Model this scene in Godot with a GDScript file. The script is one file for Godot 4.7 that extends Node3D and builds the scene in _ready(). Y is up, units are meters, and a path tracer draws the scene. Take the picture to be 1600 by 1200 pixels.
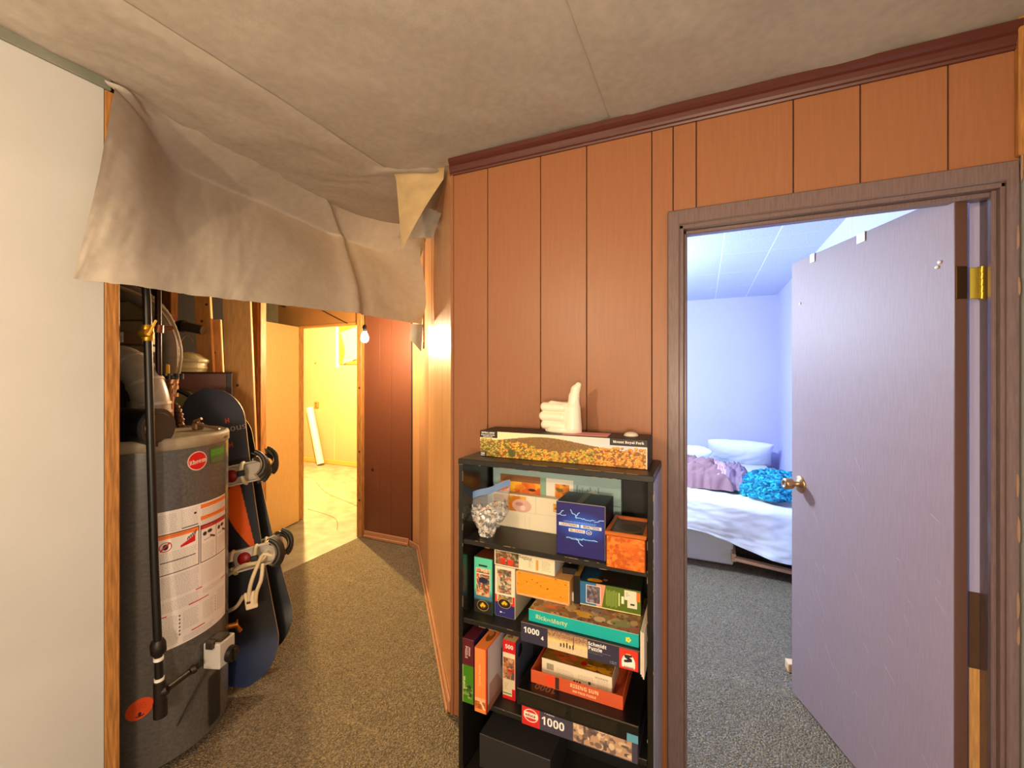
extends Node3D

# ------------------------------------------------------------------ geometry helpers
const F := 670.0
const EYE := 1.465
const CS := 0.91216
const SN := 0.40984

var used := {}
var rng := RandomNumberGenerator.new()
var fn := FastNoiseLite.new()
var fine := FastNoiseLite.new()
var M := {}

func P(px, py, d) -> Vector3:      # a measured point of the photograph, d metres into the room
	var X = (px - 800.0) / F * d
	return Vector3(X * CS - d * SN, EYE - (py - 588.0) / F * d, -(X * SN + d * CS))

func mb() -> SurfaceTool:
	var st = SurfaceTool.new()
	st.begin(Mesh.PRIMITIVE_TRIANGLES)
	return st

func tri(st, a, b, c, g = -1, ua = Vector2(), ub = Vector2(), uc = Vector2()):   # a, b, c counter-clockwise from outside
	for k in [[a, ua], [c, uc], [b, ub]]:
		st.set_smooth_group(g)
		st.set_uv(k[1])
		st.add_vertex(k[0])

func quad(st, a, b, c, d, g = -1, u0 = Vector2(0, 0), u1 = Vector2(1, 1)):
	tri(st, a, b, c, g, Vector2(u0.x, u1.y), u1, Vector2(u1.x, u0.y))
	tri(st, a, c, d, g, Vector2(u0.x, u1.y), Vector2(u1.x, u0.y), u0)

func out_poly(st, pts, away):        # a small convex polygon whose face looks along away
	var n = (pts[1] - pts[0]).cross(pts[2] - pts[0])
	var p = pts.duplicate()
	if n.dot(away) < 0:
		p.reverse()
	for i in range(1, p.size() - 1):
		tri(st, p[0], p[i], p[i + 1])

const FACES := {"right": [Vector3(1, 0, 0), Vector3(0, 0, -1), Vector3(0, 1, 0)], "left": [Vector3(-1, 0, 0), Vector3(0, 0, 1), Vector3(0, 1, 0)],
	"top": [Vector3(0, 1, 0), Vector3(1, 0, 0), Vector3(0, 0, -1)], "bottom": [Vector3(0, -1, 0), Vector3(1, 0, 0), Vector3(0, 0, 1)],
	"front": [Vector3(0, 0, 1), Vector3(1, 0, 0), Vector3(0, 1, 0)], "back": [Vector3(0, 0, -1), Vector3(-1, 0, 0), Vector3(0, 1, 0)]}

func face(st, c, s, b, which, t):
	var n = FACES[which][0]
	var u = FACES[which][1]
	var v = FACES[which][2]
	var h = s / 2.0
	var o = n * (abs(n).dot(h))
	var uu = u * (abs(u).dot(h) - b)
	var vv = v * (abs(v).dot(h) - b)
	quad(st, t * (c + o - uu - vv), t * (c + o + uu - vv), t * (c + o + uu + vv), t * (c + o - uu + vv))

func box(st, c, s, b = 0.002, t = Transform3D(), skip = []):
	b = min(b, min(s.x, min(s.y, s.z)) * 0.45)
	for w in FACES:
		if not w in skip:
			face(st, c, s, b, w, t)
	var h = s / 2.0
	var pt = func(sg, k):
		var q = Vector3(sg.x * (h.x - b), sg.y * (h.y - b), sg.z * (h.z - b))
		q[k] = sg[k] * h[k]
		return t * (c + q)
	for a in 3:                      # the twelve edges
		var k = (a + 1) % 3
		var l = (a + 2) % 3
		for s1 in [-1.0, 1.0]:
			for s2 in [-1.0, 1.0]:
				var g0 = Vector3()
				g0[a] = -1.0
				g0[k] = s1
				g0[l] = s2
				var g1 = g0
				g1[a] = 1.0
				var away = Vector3()
				away[k] = s1
				away[l] = s2
				out_poly(st, [pt.call(g0, k), pt.call(g1, k), pt.call(g1, l), pt.call(g0, l)], t.basis * away)
	for sx in [-1.0, 1.0]:
		for sy in [-1.0, 1.0]:
			for sz in [-1.0, 1.0]:
				var g = Vector3(sx, sy, sz)
				out_poly(st, [pt.call(g, 0), pt.call(g, 1), pt.call(g, 2)], t.basis * g)

func B(x0, x1, y0, y1, z0, z1, b = 0.002):   # one box between limits
	var st = mb()
	box(st, Vector3(x0 + x1, y0 + y1, z0 + z1) / 2.0, Vector3(x1 - x0, y1 - y0, z1 - z0).abs(), b)
	return st

func bar(st, a, b, w, h, bev = 0.002, up = Vector3.UP):   # a board from a to b, w across, h along up
	var d = (b - a)
	var y = d.normalized()
	var x = up.cross(y)
	if x.length() < 0.01:
		x = Vector3.RIGHT.cross(y)
	x = x.normalized()
	var z = x.cross(y).normalized()
	box(st, Vector3.ZERO, Vector3(w, d.length(), h), bev, Transform3D(Basis(x, y, z), (a + b) / 2.0))

func tube(st, path, r, seg = 12, caps = true):
	var n = path.size()
	var rings = []
	var side = Vector3.ZERO
	for i in n:
		var t = (path[min(i + 1, n - 1)] - path[max(i - 1, 0)]).normalized()
		if i == 0:
			side = t.cross(Vector3.UP if absf(t.y) < 0.9 else Vector3.RIGHT).normalized()
		side = (side - t * side.dot(t)).normalized()
		var up = side.cross(t)
		var rr = r if (r is float or r is int) else r[i]
		var ring = []
		for k in seg:
			var a = TAU * k / seg
			ring.append(path[i] + (side * cos(a) + up * sin(a)) * rr)
		rings.append(ring)
	for i in n - 1:
		for k in seg:
			var l = (k + 1) % seg
			quad(st, rings[i][l], rings[i][k], rings[i + 1][k], rings[i + 1][l], 1)
	if caps:
		for e in [0, n - 1]:
			var c = path[e]
			var away = path[e] - path[1 if e == 0 else n - 2]
			for k in seg:
				out_poly(st, [c, rings[e][k], rings[e][(k + 1) % seg]], away)

func lathe(st, prof, seg, t = Transform3D()):   # prof from bottom to top of (radius, height); repeat a point for a crease
	var g = 1
	for i in prof.size() - 1:
		var p = prof[i]
		var q = prof[i + 1]
		if p.is_equal_approx(q):
			g += 1
			continue
		for k in seg:
			var a = TAU * k / seg
			var b = TAU * (k + 1) / seg
			var A = t * Vector3(cos(a) * p.x, p.y, -sin(a) * p.x)
			var Bb = t * Vector3(cos(b) * p.x, p.y, -sin(b) * p.x)
			var C = t * Vector3(cos(b) * q.x, q.y, -sin(b) * q.x)
			var D = t * Vector3(cos(a) * q.x, q.y, -sin(a) * q.x)
			var u0 = float(k) / seg
			var u1 = float(k + 1) / seg
			if p.x > 1e-6:
				tri(st, A, Bb, C, g, Vector2(u0, 1), Vector2(u1, 1), Vector2(u1, 0))
			if q.x > 1e-6:
				tri(st, A, C, D, g, Vector2(u0, 1), Vector2(u1, 0), Vector2(u0, 0))

func grid(st, nu, nv, f, g = 1):      # f(u, v) with u to the right and v downwards, seen from its front
	var pts = []
	for j in nv + 1:
		var row = []
		for i in nu + 1:
			row.append(f.call(float(i) / nu, float(j) / nv))
		pts.append(row)
	for j in nv:
		for i in nu:
			quad(st, pts[j + 1][i], pts[j + 1][i + 1], pts[j][i + 1], pts[j][i], g, Vector2(float(i) / nu, float(j) / nv), Vector2(float(i + 1) / nu, float(j + 1) / nv))

func prism(st, poly, depth, t = Transform3D(), g = -1):   # poly counter-clockwise in x, y; extruded from z = 0 to z = depth
	var idx = Geometry2D.triangulate_polygon(poly)
	for i in range(0, idx.size(), 3):
		var q = [poly[idx[i]], poly[idx[i + 1]], poly[idx[i + 2]]]
		out_poly(st, q.map(func(p): return t * Vector3(p.x, p.y, depth)), t.basis.z)
		out_poly(st, q.map(func(p): return t * Vector3(p.x, p.y, 0)), -t.basis.z)
	var n = poly.size()
	for i in n:
		var a = poly[i]
		var b = poly[(i + 1) % n]
		quad(st, t * Vector3(a.x, a.y, 0), t * Vector3(b.x, b.y, 0), t * Vector3(b.x, b.y, depth), t * Vector3(a.x, a.y, depth), g)

func mesh_of(st):
	if st is Mesh:
		return st
	st.generate_normals()
	return st.commit()

func numbered(called):
	if not used.has(called):
		used[called] = 0
		return called
	used[called] += 1
	return "%s_%03d" % [called, used[called]]

func obj(called, st, m, parent = null):
	var o = MeshInstance3D.new()
	o.mesh = mesh_of(st)
	o.material_override = m
	if parent == null:
		o.name = numbered(called)
		add_child(o, true)
	else:
		o.name = called
		parent.add_child(o, true)
	return o

func stuff(o):
	o.set_meta("kind", "stuff")
	return o

func tag(o, label, category, group = ""):
	o.set_meta("label", label)
	o.set_meta("category", category)
	if group != "":
		o.set_meta("group", group)
	return o

func thing(called, label, category, at = Vector3.ZERO, turn = 0.0, group = ""):
	var o = Node3D.new()
	o.name = numbered(called)
	add_child(o, true)
	o.position = at
	o.rotation.y = turn
	return tag(o, label, category, group)

func setting(called, label):
	var o = Node3D.new()
	o.name = called
	add_child(o, true)
	used[called] = 0
	o.set_meta("kind", "structure")
	o.set_meta("label", label)
	o.set_meta("category", called.split("_")[0])
	return o

func curve(pts, n):                  # a smooth path through points
	var out = []
	for i in pts.size() - 1:
		var p0 = pts[max(i - 1, 0)]
		var p3 = pts[min(i + 2, pts.size() - 1)]
		for k in n:
			out.append(pts[i].cubic_interpolate(pts[i + 1], p0, p3, float(k) / n))
	out.append(pts[-1])
	return out

# ------------------------------------------------------------------ materials
func noise_tex(key, freq, lo, hi, size = 512, octaves = 4, type = FastNoiseLite.TYPE_SIMPLEX_SMOOTH, normal = 0.0):
	if M.has(key):
		return M[key]
	var n = FastNoiseLite.new()
	n.seed = hash(key) % 1000
	n.noise_type = type
	n.frequency = freq
	n.fractal_octaves = octaves
	var t = NoiseTexture2D.new()
	t.width = size
	t.height = size
	t.seamless = true
	t.noise = n
	if normal > 0.0:
		t.as_normal_map = true
		t.bump_strength = normal
	else:
		var g = Gradient.new()
		g.set_color(0, Color(lo, lo, lo))
		g.set_color(1, Color(hi, hi, hi))
		t.color_ramp = g
	M[key] = t
	return t

func mat(c, rough = 0.6, metal = 0.0):
	var key = "m%s_%s_%s" % [c, rough, metal]
	if M.has(key):
		return M[key]
	var m = StandardMaterial3D.new()
	m.albedo_color = c
	m.roughness = rough
	m.metallic = metal
	m.cull_mode = BaseMaterial3D.CULL_DISABLED
	M[key] = m
	return m

func tmat(c, rough, tex, scale, ntex = null, nscale = 1.0, world = true):   # a colour with a tiling pattern
	var m = StandardMaterial3D.new()
	m.albedo_color = c
	m.roughness = rough
	m.albedo_texture = tex
	m.uv1_triplanar = true
	m.uv1_world_triplanar = world
	m.uv1_scale = scale
	m.cull_mode = BaseMaterial3D.CULL_DISABLED
	if ntex:
		m.normal_enabled = true
		m.normal_texture = ntex
		m.normal_scale = nscale
	return m

func imat(img, rough = 0.5):          # a printed surface
	var m = StandardMaterial3D.new()
	m.albedo_texture = ImageTexture.create_from_image(img)
	m.roughness = rough
	m.cull_mode = BaseMaterial3D.CULL_DISABLED
	return m

func cimg(w, h, c):
	var i = Image.create(w, h, false, Image.FORMAT_RGB8)
	i.fill(c)
	return i

func rect(i, x, y, w, h, c):
	i.fill_rect(Rect2i(x, y, w, h), c)

func blob(i, cx, cy, rx, ry, c, mixv = 1.0):
	for y in range(max(0, int(cy - ry)), min(i.get_height(), int(cy + ry) + 1)):
		for x in range(max(0, int(cx - rx)), min(i.get_width(), int(cx + rx) + 1)):
			var q = Vector2((x - float(cx)) / rx, (y - float(cy)) / ry)
			if q.length_squared() <= 1.0:
				i.set_pixel(x, y, i.get_pixel(x, y).lerp(c, mixv))

func stroke(i, a, b, r, c):
	var n = int(a.distance_to(b)) + 1
	for k in n + 1:
		var p = a.lerp(b, float(k) / n)
		i.fill_rect(Rect2i(int(p.x - r), int(p.y - r), max(1, int(2 * r)), max(1, int(2 * r))), c)

func lines(i, x, y, w, h, step, c, seed_):     # rows of small print
	rng.seed = seed_
	var yy = y
	while yy < y + h:
		var xx = x
		while xx < x + w - 3:
			var l = rng.randi_range(3, 9)
			if xx + l < x + w:
				rect(i, xx, yy, l, 1, c)
			xx += l + 2
		yy += step

func collage(w, h, seed_, cols, n, size):
	var i = cimg(w, h, cols[0])
	rng.seed = seed_
	for k in n:
		blob(i, rng.randf() * w, rng.randf() * h, rng.randf_range(0.3, 1.0) * size, rng.randf_range(0.3, 1.0) * size, cols[rng.randi() % cols.size()], rng.randf_range(0.6, 1.0))
	return i

var fonts := {}
func txt(parent, s, height, at, m, turn = Vector3.ZERO, weight = 700, serif = false, wide = 1.0):
	var key = "%s%s" % [weight, serif]
	if not fonts.has(key):
		var f = SystemFont.new()
		f.font_names = PackedStringArray(["Droid Serif" if serif else "Droid Sans"])
		f.font_weight = weight
		fonts[key] = f
	var t = TextMesh.new()
	t.text = s
	t.font = fonts[key]
	t.font_size = 48
	t.pixel_size = height / 35.0
	t.depth = 0.0006
	t.curve_step = 1.5
	var o = MeshInstance3D.new()
	o.mesh = t
	o.material_override = m
	o.name = "lettering"
	o.position = at
	o.rotation_degrees = turn
	o.scale = Vector3(wide, 1, 1)
	parent.add_child(o, true)
	return o

func faced(called, parent, c, s, mats, bev = 0.0015, t = Transform3D()):   # a carton: faces with prints of their own
	var am = ArrayMesh.new()
	var skip = []
	for w in mats:
		if w == "rest":
			continue
		var st = mb()
		face(st, c, s, bev, w, t)
		st.generate_normals()
		st.set_material(mats[w])
		st.commit(am)
		skip.append(w)
	var r = mb()
	box(r, c, s, bev, t, skip)
	r.generate_normals()
	r.set_material(mats["rest"])
	r.commit(am)
	var o = MeshInstance3D.new()
	o.mesh = am
	o.name = called
	parent.add_child(o, true)
	return o

# ------------------------------------------------------------------ smooth bodies (surface nets over joined tapered capsules)
func nets(st, caps, lo, hi, cell, k = 0.006):
	var nx = int(ceil((hi.x - lo.x) / cell)) + 1
	var ny = int(ceil((hi.y - lo.y) / cell)) + 1
	var nz = int(ceil((hi.z - lo.z) / cell)) + 1
	var v = PackedFloat32Array()
	v.resize(nx * ny * nz)
	v.fill(1.0)
	for z in nz:
		for y in ny:
			for x in nx:
				var p = lo + Vector3(x, y, z) * cell
				var d = 1.0
				for q in caps:
					var ab = q[1] - q[0]
					var h = clampf((p - q[0]).dot(ab) / maxf(ab.length_squared(), 1e-9), 0.0, 1.0)
					var w = p - q[0] - ab * h
					if q.size() > 4:
						w = w / q[4]
					var e = w.length() - lerpf(q[2], q[3], h)
					var kk = q[5] if q.size() > 5 else k
					var m = clampf(0.5 + 0.5 * (d - e) / kk, 0.0, 1.0)
					d = lerpf(d, e, m) - kk * m * (1.0 - m)
				v[x + nx * (y + ny * z)] = d
	var vid = {}
	var pos = []
	var corner = [0, 1, nx, nx + 1, nx * ny, nx * ny + 1, nx * ny + nx, nx * ny + nx + 1]
	for z in nz - 1:
		for y in ny - 1:
			for x in nx - 1:
				var b = x + nx * (y + ny * z)
				var neg = 0
				for c in corner:
					if v[b + c] < 0.0:
						neg += 1
				if neg == 0 or neg == 8:
					continue
				var s = Vector3.ZERO
				var n = 0
				for i in 8:
					for ax in [1, 2, 4]:
						if i & ax:
							continue
						var va = v[b + corner[i]]
						var vb = v[b + corner[i | ax]]
						if (va < 0.0) == (vb < 0.0):
							continue
						var t = va / (va - vb)
						var pa = Vector3(i & 1, (i >> 1) & 1, (i >> 2) & 1)
						var pb = Vector3((i | ax) & 1, ((i | ax) >> 1) & 1, ((i | ax) >> 2) & 1)
						s += pa.lerp(pb, t)
						n += 1
				vid[b] = pos.size()
				pos.append(lo + (Vector3(x, y, z) + s / n) * cell)
	var step = [1, nx, nx * ny]
	for z in range(1, nz - 1):
		for y in range(1, ny - 1):
			for x in range(1, nx - 1):
				var b = x + nx * (y + ny * z)
				for a in 3:
					var va = v[b]
					var vb = v[b + step[a]]
					if (va < 0.0) == (vb < 0.0):
						continue
					var s1 = step[(a + 1) % 3]
					var s2 = step[(a + 2) % 3]
					var q = [b, b - s1, b - s1 - s2, b - s2]
					var ok = true
					for i in q:
						ok = ok and vid.has(i)
					if not ok:
						continue
					var w = q.map(func(i): return pos[vid[i]])
					if va < 0.0:
						quad(st, w[0], w[1], w[2], w[3], 1)
					else:
						quad(st, w[3], w[2], w[1], w[0], 1)

# ------------------------------------------------------------------ the scene
func bulb_light(called, parent, at, c, e, size = 0.03):
	var l = OmniLight3D.new()
	l.name = called
	l.light_color = c
	l.light_energy = e
	l.omni_range = 12.0
	l.omni_attenuation = 2.0
	l.light_size = size
	l.shadow_enabled = true
	l.position = at
	parent.add_child(l, true)

func glow(c, e):
	var m = StandardMaterial3D.new()
	m.albedo_color = c
	m.emission_enabled = true
	m.emission = c
	m.emission_energy_multiplier = e
	return m

const ROOM_LAMP := Vector3(-0.98, 1.98, 0.70)
const ROOM_COLOR := Color(1.0, 0.87, 0.70)
const ROOM_E := 1.65
const FILL_LAMP := Vector3(0.20, 1.32, 0.92)  # added fill light, set low to reach into the shelves
const FILL_COLOR := Color(1.0, 0.90, 0.78)
const FILL_E := 2.55
const HALL_BULB := Vector3(-2.35, 1.775, -2.507)
const HALL_COLOR := Color(1.0, 0.89, 0.70)
const HALL_E := 2.0
const FAR_BULB := Vector3(-4.75, 2.15, -3.95)
const FAR_COLOR := Color(1.0, 0.83, 0.50)
const FAR_E := 23.0
const BED_LAMP := Vector3(-1.15, 1.88, -3.0)
const BED_COLOR := Color(0.81, 0.90, 1.0)
const BED_E := 7.6

func _ready():
	var cam = Camera3D.new()
	cam.name = "camera"
	add_child(cam)
	cam.position = Vector3(0, EYE, 0)
	cam.rotation.y = atan2(SN, CS)
	cam.keep_aspect = Camera3D.KEEP_HEIGHT
	cam.set_frustum(2.0 * 0.05 * 600.0 / F, Vector2(0, -0.05 * 12.0 / F), 0.05, 40.0)
	cam.current = true
	var we = WorldEnvironment.new()
	we.name = "world"
	var env = Environment.new()
	env.background_mode = Environment.BG_COLOR
	env.background_color = Color(0.02, 0.02, 0.02)
	env.tonemap_mode = Environment.TONE_MAPPER_LINEAR
	env.tonemap_exposure = 1.0
	env.sdfgi_enabled = true
	env.ssao_enabled = true
	env.ssil_enabled = true
	we.environment = env
	add_child(we)
	lamps()
	rng.seed = 7
	fn.seed = 11
	fn.noise_type = FastNoiseLite.TYPE_SIMPLEX_SMOOTH
	fn.frequency = 1.0
	fine.seed = 5
	fine.noise_type = FastNoiseLite.TYPE_SIMPLEX_SMOOTH
	fine.frequency = 6.0
	materials()
	shell()
	bedroom()
	far_room()
	fabrics()
	mechanical()
	snowboards()
	bookshelf()
	shelf_things()
	bed_things()

func hanging_bulb(called, label, at, c, e, drop, g):
	var t = thing(called, label, "lamp", at)
	var st = mb()
	lathe(st, [Vector2(0, -0.055), Vector2(0.012, -0.053), Vector2(0.024, -0.043), Vector2(0.03, -0.028), Vector2(0.03, -0.015), Vector2(0.024, 0.005), Vector2(0.015, 0.022), Vector2(0.013, 0.03), Vector2(0, 0.03)], 20)
	obj("bulb", st, glow(c, g), t)
	st = mb()
	lathe(st, [Vector2(0, 0.03), Vector2(0.015, 0.03), Vector2(0.015, 0.03), Vector2(0.017, 0.055), Vector2(0.013, 0.075), Vector2(0.005, 0.082), Vector2(0, 0.082)], 16)
	obj("socket", st, mat(Color(0.16, 0.14, 0.12), 0.5), t)
	if drop > 0.0:
		st = mb()
		tube(st, [Vector3(0, 0.08, 0), Vector3(0.004, 0.08 + drop * 0.5, 0.003), Vector3(0, 0.08 + drop, 0)], 0.003, 8)
		obj("cord", st, mat(Color(0.2, 0.18, 0.14), 0.6), t)
	bulb_light("light", t, Vector3(0, -0.02, 0), c, e, 0.028)
	return t

func lamps():
	hanging_bulb("room_bulb", "bare warm bulb hanging behind the viewer near the white wall", ROOM_LAMP, ROOM_COLOR, ROOM_E, 2.37 - ROOM_LAMP.y, 6.0)
	added_fill_lamp()
	hanging_bulb("hall_bulb", "bare glowing bulb hanging in front of the yellow door post", HALL_BULB, HALL_COLOR, HALL_E, 2.37 - HALL_BULB.y, 60.0)
	hanging_bulb("utility_bulb", "bare warm bulb hanging in the bright yellow room beyond the doorway", FAR_BULB, FAR_COLOR, FAR_E, 2.37 - FAR_BULB.y, 6.0)
	var t = thing("bedroom_lamp", "white globe lamp lighting the lilac bedroom", "lamp", BED_LAMP)
	var st = mb()
	lathe(st, [Vector2(0, -0.09), Vector2(0.05, -0.075), Vector2(0.085, -0.03), Vector2(0.09, 0.01), Vector2(0.075, 0.05), Vector2(0.04, 0.08), Vector2(0, 0.09)], 28)
	obj("globe", st, glow(BED_COLOR, 6.0), t)
	st = mb()
	tube(st, [Vector3(0, 0.088, 0), Vector3(0, 2.31 - BED_LAMP.y, 0)], 0.006, 8)
	obj("stem", st, mat(Color(0.8, 0.8, 0.8), 0.4), t)
	bulb_light("light", t, Vector3.ZERO, BED_COLOR, BED_E, 0.085)

func added_fill_lamp():  # unseen fill light added behind the viewer to brighten shelves and closet
	var t = thing("added_fill_lamp", "added fill light on a stand with a round white globe, unseen behind the viewer", "lamp", Vector3(FILL_LAMP.x, 0, FILL_LAMP.z))
	var st = mb()
	lathe(st, [Vector2(0, 0), Vector2(0.13, 0), Vector2(0.13, 0.012), Vector2(0.03, 0.03), Vector2(0, 0.03)], 28)
	obj("base", st, M.get("lamp_metal", mat(Color(0.2, 0.19, 0.18), 0.4, 0.6)), t)
	st = mb()
	tube(st, [Vector3(0, 0.02, 0), Vector3(0, FILL_LAMP.y - 0.13, 0)], 0.012, 12)
	obj("pole", st, mat(Color(0.2, 0.19, 0.18), 0.4, 0.6), t)
	st = mb()
	var prof = []
	for k in 17:
		var a = lerpf(-PI / 2, PI / 2, k / 16.0)
		prof.append(Vector2(0.14 * cos(a), FILL_LAMP.y + 0.14 * sin(a)))
	lathe(st, prof, 32)
	obj("globe", st, glow(FILL_COLOR, 3.0), t)
	bulb_light("light", t, Vector3(0, FILL_LAMP.y, 0), FILL_COLOR, FILL_E, 0.13)

func materials():
	var streak = noise_tex("streak", 0.02, 0.94, 1.0, 512, 4)
	var cloud = noise_tex("cloud", 0.008, 0.84, 1.0, 512, 4)
	var grain = noise_tex("grain", 0.06, 0.78, 1.0, 512, 3)
	var cloth_n = noise_tex("cloth_n", 0.12, 0, 1, 512, 3, FastNoiseLite.TYPE_SIMPLEX, 3.0)
	var soft_n = noise_tex("soft_n", 0.02, 0, 1, 512, 4, FastNoiseLite.TYPE_SIMPLEX_SMOOTH, 2.0)
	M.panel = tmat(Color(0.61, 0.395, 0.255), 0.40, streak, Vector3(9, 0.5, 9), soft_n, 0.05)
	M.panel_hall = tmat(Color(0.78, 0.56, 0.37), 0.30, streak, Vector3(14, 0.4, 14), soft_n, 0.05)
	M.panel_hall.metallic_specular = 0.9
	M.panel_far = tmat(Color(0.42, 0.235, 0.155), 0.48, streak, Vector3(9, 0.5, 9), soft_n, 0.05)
	M.groove = mat(Color(0.16, 0.07, 0.04), 0.7)
	M.trim_red = tmat(Color(0.33, 0.14, 0.10), 0.38, streak, Vector3(0.6, 8, 8))
	M.casing = tmat(Color(0.48, 0.395, 0.385), 0.26, noise_tex("casing", 0.03, 0.86, 1.0), Vector3(9, 0.8, 9))
	M.base_hall = tmat(Color(0.70, 0.50, 0.38), 0.32, streak, Vector3(3, 3, 3))
	M.drywall = tmat(Color(0.755, 0.755, 0.745), 0.75, noise_tex("drywall", 0.004, 0.95, 1.0), Vector3(0.7, 0.7, 0.7))
	M.lilac = tmat(Color(0.72, 0.715, 0.90), 0.6, noise_tex("lilac", 0.004, 0.97, 1.0), Vector3(0.5, 0.5, 0.5))
	M.tile = tmat(Color(0.84, 0.87, 0.89), 0.8, grain, Vector3(3, 3, 3))
	M.yellow = tmat(Color(0.60, 0.565, 0.46), 0.6, noise_tex("yel", 0.004, 0.95, 1.0), Vector3(0.5, 0.5, 0.5))
	M.raw = tmat(Color(0.80, 0.55, 0.28), 0.55, noise_tex("raw", 0.02, 0.62, 1.0, 512, 5), Vector3(10, 0.7, 10), soft_n, 0.1)
	M.lumber = tmat(Color(0.93, 0.70, 0.42), 0.6, noise_tex("lumber", 0.02, 0.80, 1.0, 512, 5), Vector3(10, 0.7, 10))
	M.raw_flat = tmat(Color(0.80, 0.57, 0.30), 0.55, noise_tex("raw", 0.02, 0.62, 1.0, 512, 5), Vector3(1.0, 8, 8))
	M.ply = tmat(Color(0.74, 0.52, 0.28), 0.5, noise_tex("raw", 0.02, 0.62, 1.0, 512, 5), Vector3(0.8, 4, 4))
	M.dark = tmat(Color(0.34, 0.26, 0.18), 0.8, cloud, Vector3(1, 1, 1))
	M.fabric = tmat(Color(0.745, 0.71, 0.66), 0.85, noise_tex("fabric", 0.016, 0.91, 1.0, 1024, 6), Vector3(1.4, 1.4, 1.4), cloth_n, 0.04)
	M.fabric.backlight_enabled = true
	M.fabric.backlight = Color(0.5, 0.42, 0.30)
	M.black_wood = tmat(Color(0.13, 0.118, 0.10), 0.42, grain, Vector3(6, 6, 6), soft_n, 0.25)
	# carpet: short flecked pile
	var im = cimg(256, 256, Color(0.5, 0.5, 0.5))
	rng.seed = 3
	for y in 256:
		for x in 256:
			var v = 0.52 + 0.48 * rng.randf()
			var w = rng.randf()
			im.set_pixel(x, y, Color(v, v * lerpf(0.93, 1.0, w), v * lerpf(0.78, 1.0, w)))
	for k in 900:
		var a = Vector2(rng.randf() * 256, rng.randf() * 256)
		var b = a + Vector2.from_angle(rng.randf() * TAU) * rng.randf_range(2, 5)
		var v = rng.randf_range(0.5, 1.0)
		for q in 8:
			var p = a.lerp(b, q / 7.0)
			im.set_pixel(posmod(int(p.x), 256), posmod(int(p.y), 256), Color(v, v * 0.95, v * 0.82))
	M.carpet = tmat(Color(0.61, 0.565, 0.50), 0.95, ImageTexture.create_from_image(im), Vector3(1.05, 1.05, 1.05), noise_tex("pile_n", 0.16, 0, 1, 512, 3, FastNoiseLite.TYPE_SIMPLEX, 8.0), 0.9)
	M.concrete = tmat(Color(0.62, 0.60, 0.54), 0.55, noise_tex("concrete", 0.012, 0.74, 1.0, 512, 6), Vector3(0.8, 0.8, 0.8), soft_n, 0.15)
	M.door_dark = tmat(Color(0.58, 0.50, 0.51), 0.55, noise_tex("door_grain", 0.03, 0.90, 1.0), Vector3(14, 0.6, 14))
	M.door_dark.metallic_specular = 0.35
	M.door_edge = tmat(Color(0.37, 0.25, 0.20), 0.5, noise_tex("raw", 0.02, 0.62, 1.0, 512, 5), Vector3(16, 1, 16))
	M.door_tan = tmat(Color(0.86, 0.68, 0.44), 0.42, noise_tex("tan_grain", 0.03, 0.90, 1.0), Vector3(8, 0.4, 8))
	M.brass = mat(Color(0.83, 0.62, 0.26), 0.28, 1.0)
	M.chrome = mat(Color(0.75, 0.74, 0.72), 0.25, 1.0)
	M.white = mat(Color(0.88, 0.86, 0.82), 0.5)
	M.black_side = tmat(Color(0.13, 0.118, 0.10), 0.2, grain, Vector3(6, 6, 6))
	M.black = mat(Color(0.04, 0.04, 0.042), 0.45)
	M.ink = mat(Color(0.06, 0.06, 0.07), 0.6)
	M.paper = mat(Color(0.92, 0.90, 0.85), 0.6)

# ------------------------------------------------------------------ the room, the hall and what closes them
func slab(parent, called, x0, x1, y0, y1, z0, z1, m, b = 0.001):
	return obj(called, B(x0, x1, y0, y1, z0, z1, b), m, parent)

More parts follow.
